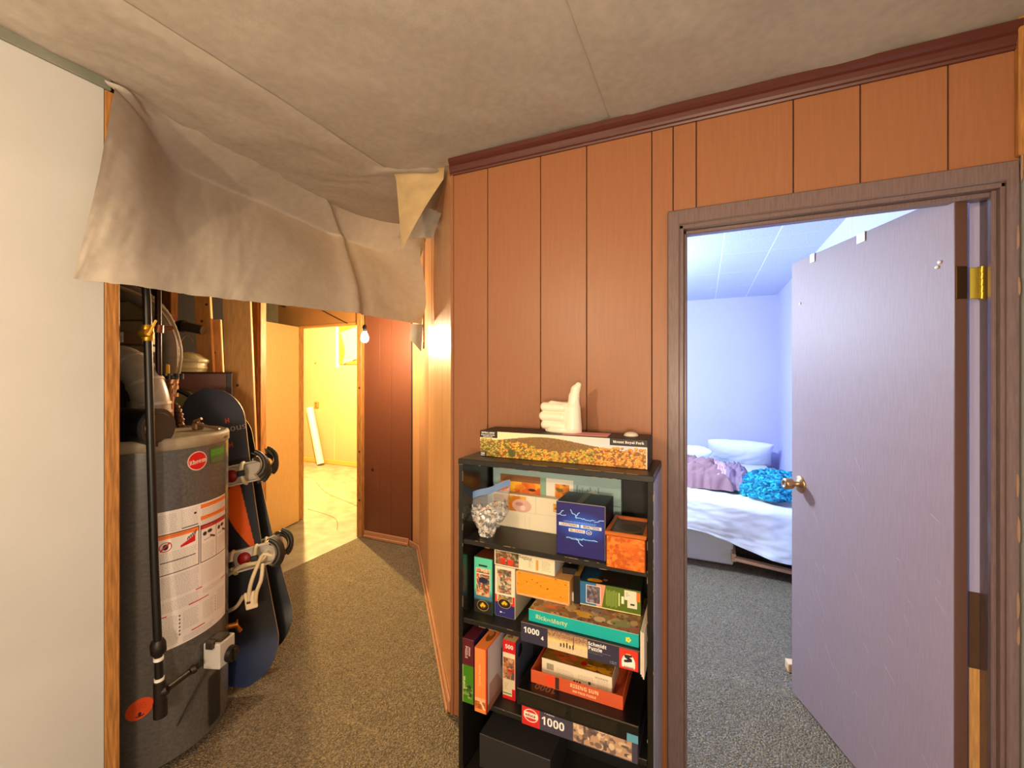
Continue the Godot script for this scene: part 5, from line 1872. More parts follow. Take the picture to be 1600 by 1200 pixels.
	im = shop.call(Color(0.36, 0.80, 0.66), Color(0.16, 0.14, 0.14), 160, 71, [Color(0.86, 0.62, 0.42), Color(0.30, 0.30, 0.34), Color(0.80, 0.28, 0.18), Color(0.86, 0.80, 0.66), Color(0.40, 0.36, 0.24)])
	for k in 60:
		rect(im, 0, 120 + k, 80, 1, Color(0.36, 0.80, 0.66).lerp(Color(0.24, 0.48, 0.58), clampf(k / 22.0, 0, 1)).lerp(Color(0.16, 0.14, 0.14), clampf((k - 34) / 10.0, 0, 1)))
	rect(im, 9, 42, 60, 102, Color(0.8, 0.76, 0.66))
	im.blit_rect(collage(58, 100, 71, [Color(0.86, 0.62, 0.42), Color(0.30, 0.30, 0.34), Color(0.80, 0.28, 0.18), Color(0.86, 0.80, 0.66), Color(0.40, 0.36, 0.24)], 130, 9), Rect2i(0, 0, 58, 100), Vector2i(10, 43))
	rect(im, 10, 58, 58, 4, Color(0.9, 0.86, 0.80))
	blob(im, 40, 84, 20, 12, Color(0.16, 0.16, 0.22))
	rect(im, 20, 26, 38, 7, Color(0.14, 0.22, 0.18))
	var medal = func(i, x, y):
		blob(i, x, y, 26, 20, Color(0.72, 0.60, 0.24))
		blob(i, x, y, 24, 18, Color(0.10, 0.09, 0.08))
		blob(i, x, y, 16, 12, Color(0.30, 0.24, 0.10))
		rect(i, x - 7, y - 7, 14, 14, Color(0.92, 0.72, 0.16))
		blob(i, x - 8, y + 1, 4, 4, Color(0.92, 0.72, 0.16))
		blob(i, x + 8, y - 1, 4, 4, Color(0.92, 0.72, 0.16))
		blob(i, x, y - 8, 4, 4, Color(0.92, 0.72, 0.16))
		blob(i, x, y + 5, 3, 3, Color(0.30, 0.24, 0.10))
	medal.call(im, 38, 180)
	t = carton("tall_teal_puzzle_box", "tall mint green and black puzzle box standing at the end of the second shelf", Vector3(-0.771, y2, -1.376), Vector3(0.076, 0.202, 0.165), {"front": imat(im, 0.4), "top": mat(Color(0.42, 0.20, 0.06), 0.5), "rest": mat(Color(0.10, 0.30, 0.26), 0.5)})
	im = shop.call(Color(0.90, 0.86, 0.76), Color(0.85, 0.20, 0.16), 118, 83, [Color(0.80, 0.74, 0.62), Color(0.40, 0.26, 0.30), Color(0.78, 0.40, 0.24), Color(0.30, 0.30, 0.32), Color(0.50, 0.48, 0.24)])
	rect(im, 0, 0, 80, 20, Color(0.90, 0.86, 0.76))
	rect(im, 6, 14, 66, 104, Color(0.9, 0.86, 0.78))
	im.blit_rect(collage(58, 100, 83, [Color(0.80, 0.74, 0.62), Color(0.40, 0.26, 0.30), Color(0.78, 0.40, 0.24), Color(0.30, 0.30, 0.32), Color(0.50, 0.48, 0.24)], 130, 9), Rect2i(0, 0, 58, 100), Vector2i(8, 10))
	for x in 80:
		rect(im, x, 150 + int(x * 0.1), 1, 60, Color(0.18, 0.17, 0.44))
	medal.call(im, 38, 152)
	lines(im, 24, 190, 26, 4, 4, Color(0.9, 0.9, 0.95), 3)
	rect(im, 20, 187, 7, 6, Color(0.9, 0.9, 0.95))
	t = carton("tall_red_puzzle_box", "tall red and indigo puzzle box standing beside the mint green one", Vector3(-0.690, y2, -1.384), Vector3(0.080, 0.180, 0.160), {"front": imat(im, 0.4), "rest": mat(Color(0.86, 0.80, 0.68), 0.5)})
	# lower right stack of the second shelf
	im = cimg(376, 64, Color(0.20, 0.19, 0.27))
	for x in range(92, 222):
		for y in 64:
			var k = float(x - 92) / 130.0
			var c = Color(0.80, 0.62, 0.40).lerp(Color(0.40, 0.30, 0.30), clampf(0.5 + fine.get_noise_2d(x * 0.02, y * 0.04), 0, 1))
			c = c.lerp(Color(0.98, 0.86, 0.56), clampf(1.2 - absf(y - 34) / 16.0, 0, 1) * 0.8)
			if y > 40 + int(4 * fn.get_noise_1d(x * 0.1)):
				c = Color(0.86, 0.78, 0.62).lerp(Color(0.55, 0.45, 0.36), clampf(fn.get_noise_2d(x * 0.3, y * 0.5), 0, 1))
			im.set_pixel(x, y, c)
	for k in 5:
		rect(im, 134 + k * 10, 36 - (k % 3) * 3, 4, 12 + (k % 3) * 3, Color(0.16, 0.10, 0.10))
	rect(im, 176, 10, 3, 26, Color(0.40, 0.28, 0.20))
	rect(im, 318, 0, 54, 64, Color(0.86, 0.20, 0.16))
	blob(im, 344, 44, 20, 30, Color(0.93, 0.90, 0.86))
	rect(im, 318, 58, 54, 6, Color(0.86, 0.20, 0.16))
	stroke(im, Vector2(352, 20), Vector2(338, 22), 3.5, Color(0.16, 0.15, 0.20))
	stroke(im, Vector2(337, 23), Vector2(352, 33), 3.5, Color(0.16, 0.15, 0.20))
	stroke(im, Vector2(352, 34), Vector2(336, 39), 3.5, Color(0.16, 0.15, 0.20))
	rect(im, 338, 14, 14, 3, Color(0.95, 0.76, 0.20))
	lines(im, 226, 34, 70, 4, 4, Color(0.62, 0.62, 0.68), 4)
	lines(im, 226, 41, 50, 4, 4, Color(0.62, 0.62, 0.68), 5)
	lines(im, 290, 52, 24, 8, 5, Color(0.85, 0.85, 0.88), 6)
	s = Vector3(0.375, 0.061, 0.268)
	t = carton("navy_puzzle_box", "navy puzzle box with a sunset strip, lowest of the stack on the second shelf", Vector3(-0.546, y2, -1.284), s, {"front": imat(im, 0.4), "rest": mat(Color(0.13, 0.12, 0.14), 0.45)})
	z = s.z / 2 + 0.0004
	txt(t, "1000", 0.0185, Vector3(-0.150, 0.040, z), wh, Vector3.ZERO, 700)
	txt(t, "4", 0.012, Vector3(-0.113, 0.026, z), wh, Vector3.ZERO, 700)
	txt(t, "Schmidt", 0.0105, Vector3(0.063, 0.049, z), wh, Vector3.ZERO, 700)
	txt(t, "Puzzle", 0.0105, Vector3(0.057, 0.036, z), wh, Vector3.ZERO, 700)
	txt(t, "Schmidt", 0.0055, Vector3(0.156, 0.0085, z), mat(Color(0.35, 0.32, 0.36), 0.5), Vector3.ZERO, 700)
	st = mb()
	box(st, Vector3(0, 0.0612, s.z / 2 - 0.002), Vector3(s.x - 0.002, 0.001, 0.003), 0.0003)
	obj("worn_edge", st, mat(Color(0.55, 0.45, 0.38), 0.7), t)
	var crowd = [Color(0.52, 0.36, 0.24), Color(0.66, 0.46, 0.30), Color(0.40, 0.34, 0.24), Color(0.74, 0.62, 0.42), Color(0.58, 0.52, 0.34), Color(0.64, 0.36, 0.26), Color(0.46, 0.42, 0.38)]
	im = collage(350, 230, 91, crowd, 420, 20)
	blob(im, 176, 190, 26, 17, Color(0.88, 0.66, 0.10))
	blob(im, 148, 180, 13, 8, Color(0.88, 0.66, 0.10))
	blob(im, 226, 196, 18, 16, Color(0.84, 0.72, 0.52))
	blob(im, 60, 188, 18, 11, Color(0.76, 0.40, 0.24))
	blob(im, 262, 200, 12, 10, Color(0.82, 0.76, 0.58))
	blob(im, 290, 196, 30, 14, Color(0.52, 0.56, 0.36))
	for k in 50:
		rng.seed = k + 5
		blob(im, rng.randf() * 350, rng.randf() * 230, 4, 3, Color(0.10, 0.08, 0.07))
	s = Vector3(0.349, 0.039, 0.232)
	t = carton("turquoise_puzzle_box", "turquoise puzzle box with a crowded picture lid on top of the navy one", Vector3(-0.525, y2 + 0.0615, -1.300), s, {"top": imat(im, 0.4), "rest": mat(Color(0.07, 0.66, 0.65), 0.4)})
	z = s.z / 2 + 0.0004
	var pale = mat(Color(0.72, 0.80, 0.56), 0.5)
	txt(t, "Rick", 0.0135, Vector3(-0.131, 0.0195, z), pale, Vector3(0, 0, -3), 700)
	txt(t, "and", 0.008, Vector3(-0.103, 0.0185, z), pale, Vector3.ZERO, 700)
	txt(t, "Morty", 0.0135, Vector3(-0.070, 0.0185, z), pale, Vector3(0, 0, 2), 700)
	st = mb()
	for k in 5:
		var a = TAU * k / 5
		box(st, Vector3(0.144 + cos(a) * 0.005, 0.018 + sin(a) * 0.005, z), Vector3(0.006, 0.006, 0.0006), 0.0002)
	obj("yellow_piece", st, mat(Color(0.88, 0.86, 0.20), 0.5), t)
	st = mb()
	box(st, Vector3(0, 0.0392, s.z / 2 - 0.001), Vector3(s.x, 0.001, 0.002), 0.0003)
	obj("pale_edge", st, mat(Color(0.80, 0.78, 0.58), 0.6), t)
	# amber wooden box, black carton, green carton behind
	var yt = y2 + 0.1011
	var planks = cimg(200, 80, Color(0.80, 0.46, 0.08))
	rng.seed = 19
	for y in 80:
		for x in 200:
			planks.set_pixel(x, y, Color(0.97, 0.64, 0.14).darkened(0.10 + 0.12 * fn.get_noise_2d(x * 0.02, y * 0.25)))
	for k in 12:
		blob(planks, rng.randf() * 200, rng.randf() * 60, 3, 1.6, Color(0.52, 0.24, 0.04))
	t = carton("amber_wooden_box", "amber wooden box with pale edges lying across the second shelf stack", Vector3(-0.600, yt, -1.372), Vector3(0.192, 0.080, 0.150), {"front": imat(planks, 0.4), "rest": mat(Color(0.82, 0.60, 0.34), 0.5)}, 0.0, "")
	st = mb()
	box(st, Vector3(0, 0.003, 0.0755), Vector3(0.192, 0.007, 0.0016), 0.0005)
	box(st, Vector3(0.0945, 0.04, 0.0755), Vector3(0.004, 0.078, 0.0016), 0.0005)
	box(st, Vector3(-0.0945, 0.04, 0.0755), Vector3(0.004, 0.078, 0.0016), 0.0005)
	obj("pale_frame", st, mat(Color(0.86, 0.66, 0.46), 0.5), t)
	t = carton("small_black_box", "small black and tan box tucked beside the amber wooden box", Vector3(-0.404, yt, -1.392), Vector3(0.022, 0.094, 0.14), {"top": mat(Color(0.62, 0.48, 0.22), 0.5), "front": mat(Color(0.06, 0.055, 0.05), 0.4), "rest": mat(Color(0.18, 0.09, 0.05), 0.5)}, 0.06)
	t = carton("black_card_pack", "black card pack lying between the amber box and the white one", Vector3(-0.452, yt + 0.0805, -1.420), Vector3(0.052, 0.022, 0.09), {"front": mat(Color(0.07, 0.06, 0.06), 0.4), "rest": mat(Color(0.07, 0.06, 0.06), 0.4)}, 0.1)
	im = cimg(210, 84, Color(0.33, 0.42, 0.09))
	rect(im, 0, 0, 62, 84, Color(0.15, 0.40, 0.60))
	for y in 84:
		rect(im, 60, y, 32 - int(y * 0.16), 1, Color(0.90, 0.58, 0.46))
	rect(im, 24, 8, 52, 66, Color(0.82, 0.80, 0.76))
	im.blit_rect(collage(46, 60, 52, [Color(0.34, 0.32, 0.42), Color(0.56, 0.54, 0.60), Color(0.24, 0.22, 0.30), Color(0.44, 0.36, 0.30)], 70, 8), Rect2i(0, 0, 46, 60), Vector2i(27, 11))
	for k in 10:
		rect(im, 94 + k * 4, 12 + (k * 5) % 7, 2, 56, Color(0.56, 0.66, 0.28))
	rect(im, 136, 18, 5, 46, Color(0.78, 0.84, 0.56))
	rect(im, 146, 28, 9, 26, Color(0.90, 0.92, 0.80))
	rect(im, 156, 4, 40, 34, Color(0.90, 0.87, 0.78))
	rect(im, 166, 38, 32, 26, Color(0.90, 0.87, 0.78))
	lines(im, 162, 12, 14, 16, 4, Color(0.3, 0.3, 0.3), 4)
	rect(im, 176, 48, 14, 6, Color(0.2, 0.2, 0.2))
	rect(im, 196, 6, 12, 32, Color(0.92, 0.46, 0.14))
	rect(im, 0, 80, 210, 4, Color(0.84, 0.80, 0.56))
	var it = cimg(210, 130, Color(0.13, 0.17, 0.08))
	rect(it, 0, 0, 60, 130, Color(0.10, 0.26, 0.38))
	rect(it, 70, 30, 100, 90, Color(0.10, 0.08, 0.07))
	rect(it, 72, 32, 96, 86, Color(0.17, 0.12, 0.09))
	blob(it, 52, 110, 26, 13, Color(0.90, 0.58, 0.08))
	blob(it, 34, 114, 10, 8, Color(0.92, 0.70, 0.12))
	blob(it, 86, 96, 8, 8, Color(0.60, 0.40, 0.30))
	s = Vector3(0.200, 0.080, 0.125)
	t = carton("green_puzzle_box", "green and blue puzzle box with price stickers, at the back of the turquoise one", Vector3(-0.385, yt, -1.398), s, {"front": imat(im, 0.4), "top": imat(it, 0.4), "rest": mat(Color(0.10, 0.10, 0.07), 0.5)}, 0.04)
	t = carton("plain_white_box", "small plain white box peeking out beside the green puzzle box", Vector3(-0.408, yt, -1.402), Vector3(0.024, 0.03, 0.05), {"front": M.paper, "rest": M.paper})
	im = cimg(230, 62, Color(0.90, 0.85, 0.72))
	im.blit_rect(collage(92, 54, 37, [Color(0.34, 0.28, 0.18), Color(0.56, 0.40, 0.24), Color(0.28, 0.34, 0.20), Color(0.62, 0.30, 0.22), Color(0.72, 0.62, 0.50)], 130, 8), Rect2i(0, 0, 92, 54), Vector2i(4, 4))
	rect(im, 24, 30, 20, 24, Color(0.78, 0.18, 0.10))
	rect(im, 52, 32, 22, 24, Color(0.82, 0.22, 0.12))
	rect(im, 20, 30, 28, 4, Color(0.84, 0.26, 0.16))
	rect(im, 50, 32, 26, 4, Color(0.86, 0.30, 0.18))
	rect(im, 162, 14, 9, 40, Color(0.93, 0.58, 0.20))
	lines(im, 184, 14, 34, 40, 5, Color(0.50, 0.46, 0.38), 4)
	lines(im, 134, 22, 18, 28, 5, Color(0.48, 0.44, 0.36), 5)
	s = Vector3(0.229, 0.058, 0.13)
	t = carton("flowerpot_puzzle_box", "white puzzle box with red flowerpots lying on the tall red box and the amber one", Vector3(-0.692, 0.7866, -1.384), s, {"front": imat(im, 0.45), "rest": mat(Color(0.80, 0.80, 0.80), 0.5)})
	txt(t, "imaginé", 0.011, Vector3(0.002, 0.046, s.z / 2 + 0.0004), M.ink, Vector3(0, 0, -6), 400, true)
	# magazines along the right side
	for k in 3:
		t = thing("magazine", ["thin white magazine standing against the right side of the bookcase, outermost of three", "thin white magazine standing in the middle of the three beside the puzzle stack", "thin white magazine standing nearest the puzzle stack of the three"][k], "magazine", Vector3(-0.1585 - k * 0.0042, y2, -1.262 - k * 0.006), 0.0, "magazines on the second shelf")
		st = mb()
		box(st, Vector3(0, 0.066, -0.10), Vector3(0.0034, 0.132 - k * 0.004, 0.20), 0.0006)
		obj("pages", st, mat(Color(0.86, 0.80, 0.72), 0.6), t)
		st = mb()
		box(st, Vector3(0.00185, 0.066, -0.10), Vector3(0.0004, 0.133 - k * 0.004, 0.2005), 0.0001)
		obj("cover", st, mat([Color(0.80, 0.74, 0.66), Color(0.55, 0.42, 0.36), Color(0.86, 0.84, 0.80)][k], 0.35), t)
	# --- third shelf
	var y3 = 0.325
	im = cimg(48, 226, Color(0.34, 0.10, 0.14))
	rect(im, 0, 92, 48, 134, Color(0.24, 0.48, 0.08))
	rect(im, 0, 92, 2, 134, Color(0.80, 0.76, 0.55))
	im.blit_rect(collage(44, 50, 29, [Color(0.24, 0.44, 0.10), Color(0.10, 0.16, 0.06), Color(0.45, 0.58, 0.24), Color(0.62, 0.66, 0.40)], 40, 8), Rect2i(0, 0, 44, 50), Vector2i(2, 160))
	var mr = mat(Color(0.30, 0.09, 0.14), 0.45)
	t = carton("maroon_puzzle_box", "maroon and green puzzle box, first upright box on the third shelf", Vector3(-0.7755, y3, -1.300), Vector3(0.046, 0.224, 0.195), {"front": imat(im, 0.4), "top": mr, "right": mat(Color(0.12, 0.13, 0.32), 0.45), "rest": mr})
	z = 0.0979
	txt(t, "PUZZLE", 0.009, Vector3(-0.006, 0.178, z), mat(Color(0.84, 0.70, 0.68), 0.5), Vector3(0, 0, -90), 700)
	txt(t, "JIGSAW", 0.0065, Vector3(0.006, 0.182, z), mat(Color(0.84, 0.70, 0.68), 0.5), Vector3(0, 0, -90))
	txt(t, "500 pieces", 0.0065, Vector3(-0.014, 0.070, z), mat(Color(0.80, 0.84, 0.60), 0.5), Vector3(0, 0, -90))
	im = cimg(46, 222, Color(0.92, 0.52, 0.26))
	rect(im, 0, 172, 46, 12, Color(0.90, 0.66, 0.48))
	im.blit_rect(collage(44, 26, 39, [Color(0.62, 0.32, 0.12), Color(0.76, 0.46, 0.24), Color(0.90, 0.74, 0.58)], 26, 7), Rect2i(0, 0, 44, 26), Vector2i(1, 184))
	for k in 24:
		stroke(im, Vector2(24 + k * 0.5, 184 + k), Vector2(28 + k * 0.6, 186 + k), 1.5, Color(0.92, 0.78, 0.66))
	it = cimg(190, 222, Color(0.76, 0.74, 0.76))
	rect(it, 0, 0, 8, 222, Color(0.66, 0.14, 0.06))
	im.fill_rect(Rect2i(43, 0, 3, 222), Color(0.84, 0.36, 0.16))
	for k in 70:
		rect(it, 20, 130 + k, 60 + int(k * 0.8), 1, Color(0.62, 0.48, 0.46))
	rect(it, 110, 60, 40, 70, Color(0.42, 0.42, 0.46))
	rect(it, 8, 196, 182, 26, Color(0.56, 0.38, 0.32))
	var ot = cimg(46, 180, Color(0.90, 0.50, 0.24))
	blob(ot, 24, 110, 14, 30, Color(0.52, 0.30, 0.12))
	blob(ot, 20, 96, 8, 14, Color(0.76, 0.50, 0.30))
	t = carton("orange_puzzle_box", "orange puzzle box with a red edge and pale lid, standing upright on the third shelf", Vector3(-0.7155, y3, -1.280), Vector3(0.046, 0.219, 0.195), {"front": imat(im, 0.4), "top": imat(ot, 0.4), "right": imat(it, 0.4), "rest": mat(Color(0.72, 0.20, 0.08), 0.45)})
	txt(t, "Jigsaw Puzzle", 0.009, Vector3(-0.003, 0.128, 0.0979), mat(Color(0.96, 0.72, 0.46), 0.5), Vector3(0, 0, 90), 400)
	im = cimg(50, 208, Color(0.86, 0.80, 0.66))
	rect(im, 0, 0, 50, 42, Color(0.80, 0.10, 0.12))
	rect(im, 2, 44, 46, 14, Color(0.90, 0.84, 0.72))
	im.blit_rect(collage(46, 76, 49, [Color(0.70, 0.42, 0.24), Color(0.46, 0.34, 0.30), Color(0.82, 0.62, 0.44), Color(0.30, 0.26, 0.30)], 70, 9), Rect2i(0, 0, 46, 76), Vector2i(2, 60))
	rect(im, 20, 100, 26, 9, Color(0.78, 0.12, 0.10))
	lines(im, 8, 152, 18, 22, 5, Color(0.5, 0.4, 0.3), 9)
	rect(im, 2, 186, 34, 4, Color(0.20, 0.50, 0.22))
	rect(im, 38, 168, 12, 40, Color(0.80, 0.10, 0.12))
	rect(im, 0, 196, 50, 12, Color(0.80, 0.10, 0.12))
	t = carton("red_puzzle_box", "slim red and cream puzzle box beside the upright orange one", Vector3(-0.6545, y3, -1.374), Vector3(0.050, 0.207, 0.175), {"front": imat(im, 0.4), "top": mat(Color(0.80, 0.68, 0.46), 0.5), "right": mat(Color(0.30, 0.32, 0.40), 0.5), "rest": mat(Color(0.72, 0.10, 0.10), 0.5)})
	txt(t, "500", 0.014, Vector3(0.001, 0.186, 0.0879), wh, Vector3.ZERO, 700)
	txt(t, "500", 0.018, Vector3(-0.004, 0.2074, 0.05), mat(Color(0.45, 0.12, 0.08), 0.5), Vector3(-90, 90, 0), 700)
	st = mb()
	lathe(st, [Vector2(0.022, 0), Vector2(0.022, 0.0005), Vector2(0, 0.0005)], 24, Transform3D(Basis(Vector3(0, 0, 1), Vector3(1, 0, 0), Vector3(0, 1, 0)), Vector3(0.0252, 0.160, 0.05)))
	obj("dark_oval", st, mat(Color(0.10, 0.13, 0.22), 0.5), t)
	im = cimg(330, 72, Color(0.27, 0.25, 0.32))
	rect(im, 0, 0, 56, 72, Color(0.80, 0.16, 0.16))
	blob(im, 28, 36, 23, 22, Color(0.92, 0.88, 0.80))
	blob(im, 28, 36, 20, 19, Color(0.80, 0.20, 0.20))
	rect(im, 6, 27, 44, 18, Color(0.92, 0.88, 0.80))
	im.blit_rect(collage(160, 66, 59, [Color(0.72, 0.58, 0.46), Color(0.44, 0.36, 0.34), Color(0.86, 0.76, 0.62), Color(0.36, 0.30, 0.30)], 90, 12), Rect2i(0, 0, 160, 66), Vector2i(156, 3))
	s = Vector3(0.370, 0.072, 0.255)
	t = carton("red_corner_puzzle_box", "purple puzzle box with a red corner at the bottom of the third shelf stack", Vector3(-0.549, y3, -1.298), s, {"front": imat(im, 0.4), "rest": mat(Color(0.24, 0.22, 0.28), 0.5)})
	z = s.z / 2 + 0.0004
	txt(t, "educa", 0.009, Vector3(-0.1535, 0.036, z), mat(Color(0.55, 0.08, 0.08), 0.5), Vector3.ZERO, 700)
	txt(t, "PUZZLE", 0.0075, Vector3(-0.088, 0.061, z), wh, Vector3.ZERO, 400)
	txt(t, "1000", 0.026, Vector3(-0.077, 0.034, z), wh, Vector3.ZERO, 700)
	im = cimg(400, 56, Color(0.055, 0.05, 0.04))
	for b in [[8, 170], [190, 150]]:
		lines(im, b[0], 10, b[1], 40, 4, Color(0.30, 0.26, 0.12), b[0])
	rect(im, 366, 30, 34, 26, Color(0.35, 0.60, 0.70))
	rect(im, 0, 0, 400, 2, Color(0.36, 0.30, 0.18))
	s = Vector3(0.385, 0.053, 0.262)
	t = carton("black_puzzle_box", "black puzzle box with upside down numbers under the brick red tray", Vector3(-0.559, y3 + 0.0725, -1.282), s, {"front": imat(im, 0.4), "rest": mat(Color(0.05, 0.045, 0.04), 0.35)})
	txt(t, "1000", 0.024, Vector3(-0.105, s.y + 0.0004, s.z / 2 - 0.032), mat(Color(0.42, 0.30, 0.20), 0.4), Vector3(-90, 180, 0), 700)
	# brick red open tray with a white box in it
	var yb = y3 + 0.126
	t = thing("rising_sun_box", "brick red open puzzle tray on the black puzzle box", "box", Vector3(-0.376, yb, -1.427), 0.0, "puzzle boxes on the bookcase")
	var br = mat(Color(0.78, 0.33, 0.18), 0.45)
	st = mb()
	box(st, Vector3(0, 0.0015, 0), Vector3(0.300, 0.003, 0.205), 0.0006)
	for x in [-0.149, 0.149]:
		box(st, Vector3(x, 0.021, 0), Vector3(0.0025, 0.042, 0.205), 0.0006)
	for zz in [-0.1015, 0.1015]:
		box(st, Vector3(0, 0.021, zz), Vector3(0.300, 0.042, 0.0025), 0.0006)
	obj("tray", st, br, t)
	var pl = mat(Color(0.95, 0.78, 0.60), 0.5)
	txt(t, "RISING SUN", 0.0118, Vector3(0.030, 0.029, 0.1032), pl, Vector3.ZERO, 700)
	txt(t, "500 PIECE PUZZLE", 0.0066, Vector3(0.030, 0.0125, 0.1032), pl, Vector3.ZERO, 700)
	st = mb()
	lathe(st, [Vector2(0.016, 0), Vector2(0.016, 0.0006), Vector2(0.016, 0.0006), Vector2(0, 0.0006)], 28, Transform3D(Basis(Vector3(1, 0, 0), Vector3(0, 0, 1), Vector3(0, -1, 0)), Vector3(-0.083, 0.024, 0.1028)))
	obj("sun_disc", st, mat(Color(0.88, 0.26, 0.10), 0.5), t)
	st = mb()
	box(st, Vector3(-0.059, 0.021, 0.1030), Vector3(0.013, 0.038, 0.0005), 0.0002)
	obj("dark_figure", st, mat(Color(0.25, 0.14, 0.14), 0.5), t)
	im = cimg(230, 62, Color(0.90, 0.85, 0.74))
	lines(im, 50, 22, 60, 28, 5, Color(0.62, 0.58, 0.50), 3)
	lines(im, 122, 22, 56, 24, 5, Color(0.62, 0.58, 0.50), 4)
	lines(im, 184, 20, 40, 36, 5, Color(0.62, 0.58, 0.50), 5)
	for k in 12:
		rect(im, 16 + k * 2, 12, 1 + k % 2, 22, Color(0.50, 0.47, 0.38))
	for k in 3:
		blob(im, 110 + k * 9, 48, 3.4, 4, Color(0.25, 0.22, 0.18))
	rect(im, 156, 36, 8, 10, Color(0.25, 0.22, 0.18))
	lines(im, 178, 12, 44, 4, 3, Color(0.2, 0.2, 0.2), 9)
	it = collage(230, 120, 64, [Color(0.52, 0.36, 0.10), Color(0.64, 0.42, 0.10), Color(0.36, 0.24, 0.09), Color(0.46, 0.36, 0.12)], 80, 26)
	for k in 22:
		rng.seed = k
		blob(it, 60 + rng.randf_range(-40, 40), 84 + rng.randf_range(-20, 24), 13, 5, Color(0.74, 0.26, 0.06).lightened(rng.randf() * 0.2), 0.9)
		blob(it, 186 + rng.randf_range(-34, 34), 100 + rng.randf_range(-10, 14), 10, 4, Color(0.86, 0.58, 0.10), 0.9)
	blob(it, 134, 92, 10, 12, Color(0.70, 0.06, 0.08))
	t = carton("autumn_leaf_puzzle_box", "white puzzle box with an autumn leaf lid inside the brick red tray", Vector3(-0.502, yb + 0.0035, -1.362), Vector3(0.236, 0.061, 0.118), {"front": imat(im, 0.45), "top": imat(it, 0.4), "rest": mat(Color(0.82, 0.76, 0.66), 0.5)})
	# things on the bottom shelf, in shadow
	t = carton("bottom_shelf_box", "dark grey box on the lowest shelf of the bookcase", Vector3(-0.74, 0.06, -1.36), Vector3(0.27, 0.12, 0.18), {"front": mat(Color(0.16, 0.15, 0.15), 0.5), "rest": mat(Color(0.16, 0.15, 0.15), 0.5)})

